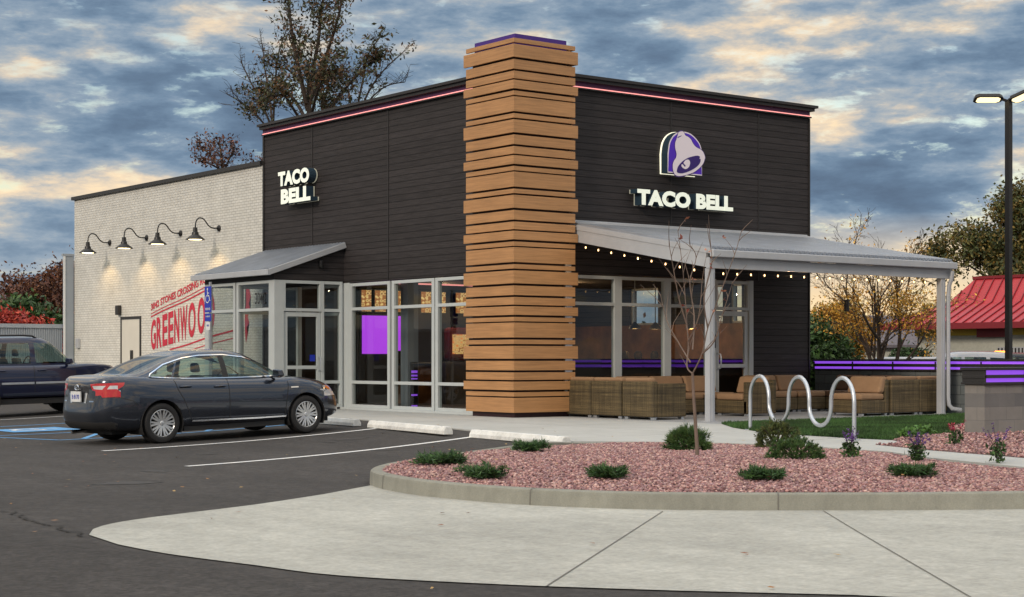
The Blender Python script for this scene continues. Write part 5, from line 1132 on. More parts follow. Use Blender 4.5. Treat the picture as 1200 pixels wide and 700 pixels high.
def sedan():
    t = thing('sedan', 'dark grey four-door sedan parked nose to the building behind the white line', 'car', (-7.16, -.88, -.132), 0)
    a = Vector((-5.66, -1.61)); b = Vector((-8.46, -1.82)); t.rotation_euler = (0, -math.asin(.083/2.78), math.atan2((a-b).y, (a-b).x))
    deck = [(-2.42, .93), (-2.34, 1.04), (-2.2, 1.095), (-1.9, 1.09), (-1.5, 1.055), (-1.0, 1.02), (0, .985), (.9, .965), (1.25, .965), (1.7, .91), (2.1, .81), (2.32, .70), (2.42, .63)]
    roof = [(-2.2, 1.20), (-1.9, 1.26), (-1.6, 1.33), (-1.2, 1.395), (-.7, 1.43), (-.2, 1.44), (.3, 1.42), (.7, 1.36), (1.2, 1.22)]
    lv = [(0, .88, 2.28, 2.28), (.03, .93, 2.34, 2.33), (.10, .965, 2.39, 2.38), (.22, .988, 2.415, 2.40), (.36, .998, 2.42, 2.405), (.50, 1.0, 2.415, 2.39), (.62, 1.0, 2.40, 2.375), (.74, .992, 2.375, 2.37), (.85, .975, 2.33, 2.365), (.93, .95, 2.28, 2.37), (.975, .925, 2.23, 2.36), (1.0, .895, 2.17, 2.32)]
    fw = [(-.085, 1.015), (.99, 1.012), (.80, 1.125), (.55, 1.235), (.28, 1.315), (-.02, 1.362), (-.105, 1.365)]
    rw = [(-.195, 1.02), (-.205, 1.368), (-.55, 1.368), (-.85, 1.335), (-.98, 1.30), (-1.12, 1.045)]
    qw = [(-1.155, 1.05), (-1.02, 1.288), (-1.22, 1.235), (-1.48, 1.10), (-1.50, 1.075)]
    P = dict(deck=deck, roof=roof, zb=lambda X: .235+.05*max(0, abs(X)-1.9), w=.905, crown=.035, levels=lv, paint='carpaint',
        cabin=dict(f0=1.30, f1=.30, r0=-1.98, r1=-.88, y0=.815, y1=.585, nf=4.2, nr=4.6),
        regions=[(None, None, circ(1.40, .33, .375, 24), (0, 2), 'body'), (None, None, circ(-1.375, .33, .375, 24), (0, 2), 'body'),
            (None, None, circ(1.40, .18, .33, 10), (0, 2), 'body'), (None, None, circ(-1.375, .18, .33, 10), (0, 2), 'body'),
            ('front_window', 'glass_dark', fw, (0, 2), 'cab'), ('rear_window', 'glass_dark', rw, (0, 2), 'cab'), ('quarter_window', 'glass_dark', qw, (0, 2), 'cab'),
            ('door_pillar', 'black_soft', [(-.195, 1.02), (-.085, 1.015), (-.105, 1.365), (-.205, 1.368)], (0, 2), 'cab'),
            ('windshield', 'glass_dark', [(-.70, 1.0), (.70, 1.0), (.62, 1.25), (.54, 1.375), (-.54, 1.375), (-.62, 1.25)], (1, 2), 'front'),
            ('rear_glass', 'rear_glass', [(-.66, 1.125), (.66, 1.125), (.60, 1.28), (.50, 1.385), (-.50, 1.385), (-.60, 1.28)], (1, 2), 'rear'),
            ('reversing_lens', 'clearlens', [(.47, .905), (.43, .955), (.67, .955), (.63, .895)], (1, 2), 'tail'), ('reversing_lens', 'clearlens', [(-.47, .905), (-.43, .955), (-.67, .955), (-.63, .895)], (1, 2), 'tail'),
            ('reversing_lens', 'clearlens', [(.69, .90), (.71, .955), (.84, .955), (.80, .845), (.77, .90)], (1, 2), 'tail'), ('reversing_lens', 'clearlens', [(-.69, .90), (-.71, .955), (-.84, .955), (-.80, .845), (-.77, .90)], (1, 2), 'tail'),
            ('tail_light', 'taillight', [(-2.46, .77), (-2.46, .99), (-1.98, 1.0), (-2.0, .95), (-2.18, .84)], (0, 2), 'body'),
            ('tail_light', 'taillight', [(.38, .985), (.43, .885), (.58, .86), (.64, .77), (.93, .76), (.93, 1.0)], (1, 2), 'tail'), ('tail_light', 'taillight', [(-.38, .985), (-.43, .885), (-.58, .86), (-.64, .77), (-.93, .76), (-.93, 1.0)], (1, 2), 'tail'),
            ('headlight', 'clearlens', [(2.45, .62), (2.45, .74), (1.98, .80), (1.84, .79), (2.02, .70)], (0, 2), 'body'), ('headlight', 'clearlens', [(.38, .62), (.46, .70), (.93, .76), (.93, .62)], (1, 2), 'nose'), ('headlight', 'clearlens', [(-.38, .62), (-.46, .70), (-.93, .76), (-.93, .62)], (1, 2), 'nose'),
            ('trunk_panel', 'black_gloss', [(-.40, .965), (-.42, .88), (-.56, .84), (-.52, .62), (.52, .62), (.56, .84), (.42, .88), (.40, .965)], (1, 2), 'tail'),
            ('rear_valance', 'black_soft', [(-.80, .30), (-.74, .38), (.74, .38), (.80, .30), (.75, .22), (-.75, .22)], (1, 2), 'tail')],
        ribbons=[('window_trim', 'chrome', [(1.02, 1.0), (0, 1.003), (-.8, 1.018), (-1.15, 1.035), (-1.53, 1.065)], .016, .004, True, .006),
            ('window_trim', 'chrome', [(-1.53, 1.068), (-1.49, 1.115), (-1.22, 1.252), (-1.02, 1.308), (-.85, 1.35), (-.55, 1.384), (-.1, 1.382), (.28, 1.333), (.55, 1.252), (.80, 1.14), (1.02, 1.005)], .014, .004, True, .006),
            ('door_seam', 'black_soft', [(-.14, 1.0), (-.13, .8), (-.13, .38), (-.14, .33)], .012, .002), ('door_seam', 'black_soft', [(1.04, .95), (1.05, .85), (1.0, .6), (.96, .33)], .012, .002),
            ('door_seam', 'black_soft', [(-1.13, 1.01), (-1.08, .85), (-.98, .68), (-.90, .5), (-.84, .35)], .012, .002), 
            ('side_trim', 'chrome', [(.98, .325), (.4, .322), (-.84, .335)], .024, .006, True, .012),
            ('bumper_seam', 'black_soft', [(-2.34, .765), (-2.1, .775), (-1.86, .70), (-1.80, .62)], .009, .002), ('bumper_seam', 'black_soft', [(1.80, .62), (1.86, .70), (1.98, .74)], .008, .002), ('side_badge', 'chrome', [(1.10, .80), (1.26, .80)], .022, .004),
            ('indicator_lens', 'amber', [(1.92, .775), (2.05, .735)], .045, .005)],
        axles=(1.40, -1.375), tyre=.325, arch=.37, clear=.17, seats=(-.05, -.85), seatz=.50, mirror=(.80, .985), handles=((-.30, .875), (-1.16+.22, .895)))
    bvh = vehicle(t, P)
    # plate, emblem, lens inserts on the tail, applied along the surface
    def rear(poly, name, m, off, parent, n=None):
        mb = MB(); V = []
        for y, z in poly:
            h = bvh.ray_cast(Vector((-4, y, z)), Vector((1, 0, 0))); V.append(h[0]+Vector((-off, 0, 0)))
        mb.add(V, [tuple(range(len(V)))]); return mb.build(name, m, parent, world=False)
    m = MB(); m.box(-2.425, -2.405, -.16, .16, .70, .865); pl = m.build('licence_plate', 'sign_white', t, world=False)
    vs, fs = text_mesh('B 8170', 1, .02); vs = fit(vs, .24, .07); m = MB(); m.add([(-2.428, .12-x, .745+y) for x, y, _ in vs], fs); m.build('plate_lettering', 'sign_blue', pl, world=False, recalc=False)
    m = MB(); pts = [(-2.40, .065*math.cos(a), .925+.045*math.sin(a)) for a in np.linspace(0, 2*math.pi, 25)]; m.tube(pts, .007, 6)
    pts = [(-2.402, .028*math.cos(a), .93+.04*math.sin(a)) for a in np.linspace(0, 2*math.pi, 21)]; m.tube(pts, .005, 6); pts = [(-2.404, .055*math.cos(a), .945+.016*math.sin(a)) for a in np.linspace(0, 2*math.pi, 21)]; m.tube(pts, .005, 6); m.build('emblem', 'chrome', t, world=False, smooth=True)
    for s_ in (1, -1):
        rear([(s_*.20, .845), (s_*.20, .68), (s_*.26, .68), (s_*.30, .84)], 'plate_surround', 'chrome', .004, t)
    rear([(.40, .70), (.40, .72), (.50, .72), (.50, .70)], 'badge', 'chrome', .004, t); rear([(-.48, .70), (-.48, .72), (-.36, .72), (-.36, .70)], 'badge', 'chrome', .004, t)
    m = MB(); m.tube([(-2.1, .3, .22), (-2.36, .3, .2)], .03, 8); m.build('exhaust', 'chrome', t, world=False)
    m = MB(); m.box(-2.36, -2.20, -.62, .62, 1.075, 1.098); m.build('spoiler', 'carpaint', t, world=False, bevel=.015) if False else None
    return t
M['rear_glass'] = glass_mat('rear_glass', (.10, .12, .12), 3.0, .02)
M['black_gloss'] = mat('black_trim_gloss', (.025, .026, .03), .25, coat=1)
sedan()
def suv(root, paint, roofz=1.72, rack=True):
    deck = [(-2.25, 1.05), (-2.1, 1.12), (-1, 1.12), (0, 1.11), (.9, 1.11), (1.3, 1.12), (1.9, 1.07), (2.12, 1.0), (2.2, .93)]
    rf = [(-2.2, roofz-.05), (-1.5, roofz), (-.3, roofz+.015), (.3, roofz-.01), (1.0, roofz-.12)]
    lv = [(0, .93, 2.12, 2.15), (.05, .96, 2.17, 2.19), (.15, .985, 2.20, 2.20), (.35, 1, 2.20, 2.20), (.6, 1, 2.18, 2.19), (.8, .985, 2.15, 2.18), (.92, .965, 2.12, 2.17), (1, .93, 2.06, 2.14)]
    P = dict(deck=deck, roof=rf, zb=.40, w=.90, crown=.03, levels=lv, paint=paint, nf=4.5, nr=6,
        cabin=dict(f0=1.10, f1=.36, r0=-2.14, r1=-1.98, y0=.84, y1=.66, nf=5, nr=6, pf=1.05),
        regions=[(None, None, circ(1.33, .40, .44, 20), (0, 2), 'body'), (None, None, circ(-1.32, .40, .44, 20), (0, 2), 'body'),
            ('front_window', 'glass_dark', [(-.02, 1.15), (.86, 1.15), (.42, 1.60), (-.02, 1.62)], (0, 2), 'cab'), ('rear_window', 'glass_dark', [(-.14, 1.15), (-.14, 1.62), (-.95, 1.61), (-1.0, 1.15)], (0, 2), 'cab'), ('quarter_window', 'glass_black', [(-1.12, 1.17), (-1.10, 1.60), (-1.85, 1.56), (-1.90, 1.17)], (0, 2), 'cab'),
            ('windshield', 'glass_dark', [(-.74, 1.17), (.74, 1.17), (.62, 1.62), (-.62, 1.62)], (1, 2), 'front'), ('rear_glass', 'glass_black', [(-.66, 1.2), (.66, 1.2), (.58, 1.58), (-.58, 1.58)], (1, 2), 'rear'),
            ('headlight', 'clearlens', [(.55, .80), (.55, .96), (.82, .96), (.82, .80)], (1, 2), 'nose'), ('headlight', 'clearlens', [(-.55, .80), (-.55, .96), (-.82, .96), (-.82, .80)], (1, 2), 'nose'),
            ('grille', 'black_soft', [(-.45, .70), (-.45, .98), (.45, .98), (.45, .70)], (1, 2), 'nose'), ('tail_light', 'taillight', [(.68, .8), (.68, 1.05), (.88, 1.05), (.88, .8)], (1, 2), 'tail'), ('tail_light', 'taillight', [(-.68, .8), (-.68, 1.05), (-.88, 1.05), (-.88, .8)], (1, 2), 'tail')],
        ribbons=[('side_moulding', 'galv', [(.86, .72), (-.06, .72)], .045, .006, True, .012), ('side_moulding', 'galv', [(-.10, .72), (-.86, .72)], .045, .006, True, .012), ('sill_trim', 'trim_blue', [(.9, .47), (-.9, .47)], .05, .006, True, .012),
            ('door_seam', 'black_soft', [(-.08, 1.10), (-.08, .45)], .013, .002), ('door_seam', 'black_soft', [(.90, 1.08), (.90, .45)], .013, .002), ('door_seam', 'black_soft', [(-1.06, 1.10), (-1.06, .8), (-.9, .6)], .013, .002), ('fender_flare', paint, [(1.33+.46*math.cos(a), .40+.46*math.sin(a)) for a in np.linspace(.1, 3.04, 16)], .06, .004, True, .03), ('fender_flare', paint, [(-1.32+.46*math.cos(a), .40+.46*math.sin(a)) for a in np.linspace(.1, 3.04, 16)], .06, .004, True, .03)],
        axles=(1.33, -1.32), tyre=.365, arch=.44, clear=.25, seats=(.10, -.75), seatz=.72, mirror=(.72, 1.13), handles=((.10, 1.0), (-.86, 1.0)), spokes=5, inset=.03)
    vehicle(root, P)
    if rack:
        for s_ in (1, -1): m = MB(); m.tube([(.10, s_*.60, roofz+.0), (.0, s_*.60, roofz+.055), (-.2, s_*.60, roofz+.07), (-1.6, s_*.60, roofz+.07), (-1.75, s_*.60, roofz+.0)], .022, 8); m.build('roof_rail', 'black', root, world=False, smooth=True)
M['trim_blue'] = mat('sill_trim', (.03, .04, .07), .5)
t = thing('suv', 'dark blue boxy off-road wagon with a roof rail, parked beyond the sedan', 'car', (-5.95, 10.75, -.08), 0); t.rotation_euler = (0, -.02, R(3)); suv(t, 'bluepaint')
q = at(1119, 63); t = thing('suv', 'silver wagon driving past behind the patio wall, only its cabin showing', 'car', (q.x, q.y, -.38), R(-35+180)); suv(t, 'whitecar', 1.78, False)
q = at(1170, 68); t = thing('truck', 'black truck with a row of amber roof lights behind the patio wall', 'truck', (q.x, q.y, -.36), R(-35+180)); suv(t, 'blackcar', 1.72, False)
for i in range(5): m = MB(); m.lathe([(0, 0), (.07, 0), (.06, .07), (0, .085)], (-.1, -.6+.3*i, 1.77), 'Z', 10); m.build('roof_light', 'amber_lit', t, world=False)
q = at(1076, 66); t = thing('van', 'pale delivery van roof showing over the patio wall beside the canopy post', 'van', (q.x, q.y, -.38), R(-38))
m = MB(); m.box(-1.6, 1.2, -.9, .9, .3, 1.62); m.hexa([(1.2, -.9, .3), (2.4, -.88, .3), (2.4, .88, .3), (1.2, .9, .3)], [(1.2, -.9, 1.62), (1.45, -.85, 1.6), (1.45, .85, 1.6), (1.2, .9, 1.62)]); m.build('body', 'whitecar', t, world=False, bevel=.08)
for x in (-1.0, 1.5):
    for s_ in (1, -1): wheel(t, x, s_*.88, .34, s_, 5)
# ------------------------------------------------------------------ trees and plants
def leaves_mesh(name, pts, n_per, spread, size, pal, parent, off, squash=.8, jitter=.25):
    pts = np.array(pts); n = len(pts)*n_per; c = np.repeat(pts, n_per, 0)+rng.normal(0, spread, (n, 3))*np.array((1, 1, squash))
    a = rng.normal(0, 1, (n, 3)); a /= np.linalg.norm(a, axis=1)[:, None]; b = rng.normal(0, 1, (n, 3)); b -= a*(a*b).sum(1)[:, None]; b /= np.linalg.norm(b, axis=1)[:, None]
    s = size*rng.uniform(.6, 1.4, (n, 1)); V = np.stack([c-a*s, c+b*s*.45, c+a*s, c-b*s*.45], 1).reshape(-1, 3)
    pal = np.array(pal); clump = np.repeat(rng.integers(0, len(pal), len(pts)), n_per); mixed = np.where(rng.random(n) < .35, rng.integers(0, len(pal), n), clump)
    col = pal[mixed]*np.repeat(rng.uniform(.75, 1.25, (len(pts), 1)), n_per, 0)*rng.uniform(1-jitter, 1+jitter, (n, 1))
    return fast_mesh(name, V, np.arange(4*n).reshape(-1, 4), 'leaf', parent, np.repeat(col, 4, 0), off)
def skeleton(p0, d0, L0, r0, depth, seed, split=(3, 5), spread=.65, up=.15, ratio=.66, start=.35, segs=5, wob=.12):
    rd = random.Random(seed); lines = []; tips = []
    def br(p, d, L, r, k):
        P = [p]; Rr = [r]; q = p.copy(); dd = d.copy()
        for i in range(segs):
            dd = (dd+Vector((rd.gauss(0, wob), rd.gauss(0, wob), rd.gauss(0, wob)+up*.25))).normalized(); q = q+dd*(L/segs); P.append(q.copy()); Rr.append(max(r*(1-.62*(i+1)/segs), .004))
        lines.append((P, Rr, k))
        if k >= depth-1: tips.extend(P[2:] if k == depth else P[-2:])
        if k < depth:
            n = rd.randint(*split)+(2 if k == 0 else 0)
            for j in range(n):
                t = start+(1-start)*(j+rd.random()*.6)/n if k == 0 else .25+.72*(j+rd.random()*.7)/n
                t = min(t, .98); i = int(t*segs); f_ = t*segs-i; b = P[i].lerp(P[min(i+1, segs)], f_)
                ax = (P[min(i+1, segs)]-P[i]).normalized(); az = rd.uniform(0, 2*math.pi); pr = ax.orthogonal().normalized(); pr.rotate(Matrix.Rotation(az, 3, ax))
                nd = (ax*(1-spread*.5)+pr*spread+Vector((0, 0, up))).normalized()
                br(b, nd, L*ratio*rd.uniform(.75, 1.15)*(1.1-.35*t if k == 0 else 1), max(Rr[i]*.62, .004), k+1)
    br(Vector(p0), Vector(d0).normalized(), L0, r0, 0); return lines, tips
def tree(name, label, cat, loc, H, r, seed, pal, n_per=14, leaf=.12, spread_l=.35, depth=4, bark='bark', group=None, keep=1.0, trunks=1, lean=.0, minr=.0, ztop=None, **k):
    t = thing(name, label, cat, loc, 0, group); m = MB(); tips = []
    for q in range(trunks):
        a = q*2.4+seed; d0 = (math.cos(a)*lean, math.sin(a)*lean, 1) if (trunks > 1 or lean) else (0, 0, 1)
        lines, tp = skeleton(loc, d0, H*.62 if trunks == 1 else H*.62, r, depth, seed+q*17, **k)
        tips += tp
        for P, Rr, kk in lines: m.tube(P, [max(x, minr) for x in Rr], 7 if kk == 0 else 5 if kk == 1 else 3, cap=False)
    m.build('trunk', bark, t, recalc=False)
    rd = random.Random(seed); tips = [p for p in tips if rd.random() < keep*(1 if ztop is None or p.z < ztop+rd.gauss(0, .4) else .12)]
    if n_per and tips: leaves_mesh('crown', [tuple(p) for p in tips], n_per, spread_l, leaf, pal, t, root_loc(t))
    return t
G1 = [(.045, .055, .018), (.06, .06, .02), (.10, .055, .02), (.13, .06, .025), (.035, .045, .015)]
GREEN = [(.03, .075, .018), (.045, .10, .02), (.02, .05, .012)]
GOLD = [(.55, .29, .03), (.46, .20, .022), (.62, .36, .05), (.34, .17, .02), (.22, .17, .03)]
RUST = [(.09, .03, .018), (.13, .045, .02), (.06, .022, .015), (.17, .07, .025)]
REDB = [(.36, .03, .02), (.26, .025, .02), (.42, .06, .03)]
OLIVE = [(.06, .075, .018), (.10, .095, .022), (.035, .05, .014), (.17, .12, .025)]
def limb_tree(name, label, px0, D, limbs, pal, r0, leaf=.11, seed=3, twig=1.0, bark='bark', dens=1.0):
    """a tree of hand-set limbs, each a list of (across, up, depth) with a leafiness from 0 to 1, twigs grown along them"""
    t = thing(name, label, 'tree', at(px0, D)); m = MB(); rd = random.Random(seed); base = at(px0, D); R_ = Vector((cT, -sT, 0)); F = Vector((sT, cT, 0)); k = D/1958
    def W_(q): return base+R_*((q[0]-px0)*k)+F*q[2]+Vector((0, 0, (420-q[1])*k+1.19))
    tips = []; bare = []
    for limb, ra, leafy in limbs:
        P = [Vector(p) for p in smooth_poly([tuple(W_(q)) for q in limb], 5, False)]; n = len(P); m.tube(P, [r0*ra*(1-.85*i/n)+.012 for i in range(n)], 7, cap=False)
        for i in range(3, n):
            for w in range(2 if rd.random() < .3*twig else 1):
                d = (P[i]-P[i-1]).normalized(); sd = Vector((rd.gauss(0, 1), rd.gauss(0, 1), rd.uniform(-.2, .9))).normalized(); L_ = rd.uniform(.6, 2.1)*twig*(1-.4*i/n)
                Q = [P[i]]; dd = (d*.6+sd*.7).normalized()
                for s_ in range(4): dd = (dd+Vector((rd.gauss(0, .12), rd.gauss(0, .12), .10))).normalized(); Q.append(Q[-1]+dd*L_/4)
                m.tube(Q, [.018, .014, .010, .008, .006], 3, cap=False)
                for s_ in (1, 2, 3, 4):
                    e = Q[s_]+Vector((rd.gauss(0, .3), rd.gauss(0, .3), rd.uniform(-.05, .4)))*twig; m.tube([Q[s_], e], [.010, .006], 3, cap=False)
                    if rd.random() < leafy: tips += [e, Q[s_]]
                    if rd.random() < leafy*.6: tips.append(Q[s_].lerp(e, .5))
    m.build('trunk', bark, t, recalc=False)
    if tips: leaves_mesh('crown', [tuple(p) for p in tips], max(1, int(10*dens)), .15, leaf, pal, t, root_loc(t))
    return t
limb_tree('tree', 'tall thinning tree with brown-green leaves rising above the dark plank roofline', 365, 66, [
    ([(365, 455, 0), (364, 300, 0), (364, 180, 0), (362, 120, 0), (361, 80, .2)], 1.0, .0), ([(362, 125, 0), (366, 80, .4), (372, 40, .5), (376, 5, .4), (382, -25, .3)], .45, .75), ([(361, 130, 0), (352, 85, -.4), (345, 45, -.6), (340, 5, -.5), (338, -25, -.4)], .45, .62),
    ([(363, 120, 0), (378, 85, -.6), (392, 50, -.9), (402, 15, -1), (406, -12, -1)], .4, .7), ([(362, 150, 0), (345, 118, .8), (325, 100, 1.2), (305, 108, 1.5), (294, 122, 1.6)], .35, .62), ([(363, 150, 0), (385, 120, 1), (405, 92, 1.4), (425, 70, 1.6), (440, 62, 1.6)], .35, .55),
    ([(362, 110, 0), (348, 92, 1.5), (330, 72, 2), (312, 68, 2.2)], .28, .45), ([(364, 140, 0), (380, 108, -1.6), (398, 96, -2), (415, 100, -2)], .28, .6), ([(363, 160, 0), (350, 135, -1.5), (338, 120, -2), (322, 132, -2.2)], .28, .7), ([(363, 160, 0), (374, 135, 1.5), (370, 112, 2), (380, 90, 2.4)], .28, .8)], G1, .20, leaf=.08, seed=5, dens=.75, twig=.9)
limb_tree('tree', 'leafless fan-shaped tree with thin curved twigs left of the tall thinning tree', 318, 70, [
    ([(330, 450, 0), (329, 250, 0), (325, 175, 0), (318, 140, 0)], .8, 0), ([(323, 165, 0), (308, 125, .3), (292, 95, .5), (280, 70, .6)], .3, 0), ([(322, 160, 0), (305, 140, -.5), (292, 128, -.8), (277, 118, -1)], .25, 0), ([(319, 145, 0), (312, 105, .8), (306, 75, 1), (304, 50, 1)], .3, 0), ([(320, 150, 0), (325, 100, -.6), (330, 65, -.8), (340, 40, -1)], .3, 0)], G1, .13, seed=8, twig=.75)
limb_tree('tree', 'leafless tree with spreading thin twigs right of the tall thinning tree', 420, 70, [
    ([(412, 450, 0), (413, 250, 0), (415, 160, 0), (420, 120, 0)], .8, 0), ([(415, 150, 0), (430, 108, .4), (448, 80, .6), (470, 58, .8)], .3, .03), ([(416, 145, 0), (436, 118, -.5), (455, 104, -.7), (476, 100, -.8)], .25, 0), ([(417, 135, 0), (424, 90, .6), (430, 60, .7), (445, 38, .8)], .3, .05), ([(415, 150, 0), (408, 112, .6), (404, 85, .7)], .25, .05)], G1, .13, seed=9, twig=.75)
limb_tree('tree', 'small rusty-leaved treetop showing over the white brick parapet', 258, 75, [
    ([(262, 450, 0), (262, 260, 0), (261, 205, 0), (259, 180, 0), (256, 166, .2)], .8, .5), ([(261, 205, 0), (248, 186, .4), (238, 175, .6), (226, 172, .8)], .3, .6), ([(261, 205, 0), (270, 190, -.5), (278, 176, -.7)], .3, .7), ([(262, 215, 0), (280, 200, .5), (298, 190, .7), (308, 186, .8)], .25, .3), ([(261, 200, 0), (250, 195, -.8), (240, 192, -1)], .25, .6)], RUST, .14, leaf=.08, seed=12, twig=.55, dens=.35)
tree('tree', 'dark rust-red tree beyond the ribbed fence, next to the building corner', 'tree', at(66, 84, 0), 6.3, .2, 21, RUST, n_per=36, leaf=.10, spread_l=.40, depth=3, split=(5, 7), spread=.8, ratio=.62, start=.12, up=.12)
tree('tree', 'green rounded tree between the red bush and the dark rust-red tree', 'tree', at(38, 78, 0), 4.1, .16, 22, GREEN, n_per=30, leaf=.14, spread_l=.36, depth=3, split=(5, 7), spread=.9, ratio=.62, start=.1, up=.08)
tree('shrub', 'bright red autumn bush over the fence at the left edge', 'shrub', at(2, 72, 0), 3.5, .12, 23, REDB, n_per=34, leaf=.11, spread_l=.34, depth=3, split=(5, 7), spread=.9, ratio=.62, start=.08, up=.06)
tree('tree', 'golden honey-coloured tree with many bare upper twigs behind the patio wall', 'tree', at(1036, 58, -.1), 6.6, .085, 41, GOLD, n_per=16, leaf=.05, spread_l=.20, depth=4, trunks=4, lean=.42, keep=.20, ztop=3.3, split=(3, 4), spread=.50, ratio=.56, start=.15, up=.10, minr=.006)
tree('tree', 'second golden tree low beside the dark plank wall, seen under the canopy', 'tree', at(975, 62, -.1), 3.6, .06, 44, GOLD, n_per=12, leaf=.06, spread_l=.26, depth=3, trunks=3, lean=.4, split=(4, 6), spread=.6, ratio=.58, start=.12, up=.06)
tree('tree', 'big olive and gold tree behind the red-roofed building', 'tree', at(1200, 104, 0), 12.6, .32, 52, OLIVE, n_per=50, leaf=.135, spread_l=.52, depth=4, keep=.5, split=(4, 5), spread=.66, ratio=.56, start=.22, up=.10)
tree('tree', 'dark green round conifer low between the golden tree and the red-roofed building', 'tree', at(1066, 80, 0), 1.5, .08, 61, GREEN[2:], n_per=30, leaf=.12, spread_l=.26, depth=3, split=(5, 6), spread=.6, ratio=.5, start=.05, up=.1)
tree('tree', 'dark green shrub row end against the side of the plank building', 'shrub', at(958, 60, 0), 2.6, .1, 63, GREEN, n_per=24, leaf=.1, spread_l=.3, depth=3, split=(5, 6), spread=.8, ratio=.6, start=.05, up=.05)
# young bare tree in the island
def sapling():
    t = thing('sapling', 'thin leafless young tree staked in the pink rock', 'tree', (-6.38, -11.97, -.03)); m = MB(); rd = random.Random(4)
    R_ = Vector((cT, -sT, 0)); F = Vector((sT, cT, 0)); s0 = 19.91/1958; B = Vector((-6.38, -11.97, 0))
    def W_(px, py, d=0): return B+R_*((px-818)*s0)+F*d+Vector((0, 0, (420-py)*s0+1.19))
    main = [W_(818, 545), W_(817, 520), W_(815, 490), W_(813, 462), W_(812, 438)]
    m.tube(main, [.026, .023, .020, .018, .016], 8)
    K = [([812, 438, 0], [806, 430, .05], [808, 405, .1], [806, 370, .12], [802, 320, .1], [796, 270, .12]), ([812, 438, 0], [822, 415, -.1], [828, 385, -.15], [840, 350, -.2], [858, 300, -.25], [866, 274, -.2]),
         ([810, 425, .05], [797, 400, .25], [785, 375, .35], [778, 345, .4]), ([812, 410, 0], [816, 370, .2], [812, 330, .3], [820, 300, .35], [812, 285, .3]), ([822, 415, -.1], [834, 400, -.3], [842, 370, -.4], [852, 335, -.5]),
         ([806, 380, .1], [796, 350, 0], [789, 318, -.1], [783, 290, -.2]), ([828, 385, -.15], [822, 350, -.3], [830, 310, -.4], [826, 280, -.4]), ([808, 400, .1], [818, 372, -.1], [822, 330, -.1])]
    tips = []
    for k in K:
        P = smooth_poly([tuple(W_(*q)) for q in k], 4, False); P = [Vector(p) for p in P]; n = len(P); m.tube(P, [.0085*(1-.8*i/n)+.0012 for i in range(n)], 6)
        for i in range(4, n, 2):
            d = (P[i]-P[i-1]).normalized(); side = Vector((rd.gauss(0, 1), rd.gauss(0, 1), rd.uniform(0, .8))).normalized(); L_ = rd.uniform(.12, .45); e = P[i]+(d*.6+side*.6)*L_; mid = P[i]+(d*.5+side*.35)*L_*.5
            m.tube([P[i], mid, e], [.006, .004, .002], 4); tips.append(e)
    m.build('trunk', 'bark_pale', t, smooth=True, recalc=False)
    leaves_mesh('crown', [tuple(p) for p in tips if rd.random() < .22], 2, .015, .030, [(.22, .05, .035), (.30, .13, .08)], t, root_loc(t))
sapling()
# conifer shrubs and flowers in the rock
def needle_bush(name, label, u, v, rx, ry, h, n, pal, ln, lobes, z=-.02, grp=None):
    t = thing(name, label, 'shrub', (u, v, z), 0, grp); C = []; N_ = []; n = int(n*1.7)
    for i in range(n):
        a = rng.uniform(0, 6.283); e = math.acos(rng.uniform(0, 1)); w = rng.uniform(.72, 1.0)*(1+.16*math.sin(lobes*a+u)*math.sin(2.6*e+v))
        d = np.array((math.sin(e)*math.cos(a), math.sin(e)*math.sin(a), math.cos(e))); C.append((d*np.array((rx, ry, h))*w)); N_.append(d)
    C = np.array(C); N_ = np.array(N_); q = 16; m_ = n*q
    c = np.repeat(C*rng.uniform(.8, 1, (n, 1)), q, 0); dr = np.repeat(N_*np.array((1, 1, .8))+np.array((0, 0, .45)), q, 0)+rng.normal(0, .55, (m_, 3)); dr /= np.linalg.norm(dr, axis=1)[:, None]
    b = np.cross(dr, rng.normal(0, 1, (m_, 3))); b /= np.linalg.norm(b, axis=1)[:, None]; L_ = ln*rng.uniform(.5, 1.2, (m_, 1)); w = .0035+ln*.02
    V = np.stack([c-b*w, c+b*w, c+dr*L_], 1).reshape(-1, 3); pal = np.array(pal); col = np.repeat(pal[rng.integers(0, len(pal), n)], q, 0)*rng.uniform(.6, 1.35, (m_, 1))
    V[:, 2] = np.maximum(V[:, 2], 0.0)
    fast_mesh('foliage', V, np.arange(3*m_).reshape(-1, 3), 'leaf', t, np.repeat(col, 3, 0))
    m = MB()
    for i in range(9): a = i*.7; m.tube([(0, 0, 0), (rx*.35*math.cos(a), ry*.35*math.sin(a), h*.45), (rx*.7*math.cos(a), ry*.7*math.sin(a), h*.7)], [.015, .01, .005], 5)
    m.build('stem', 'bark', t, world=False); return t
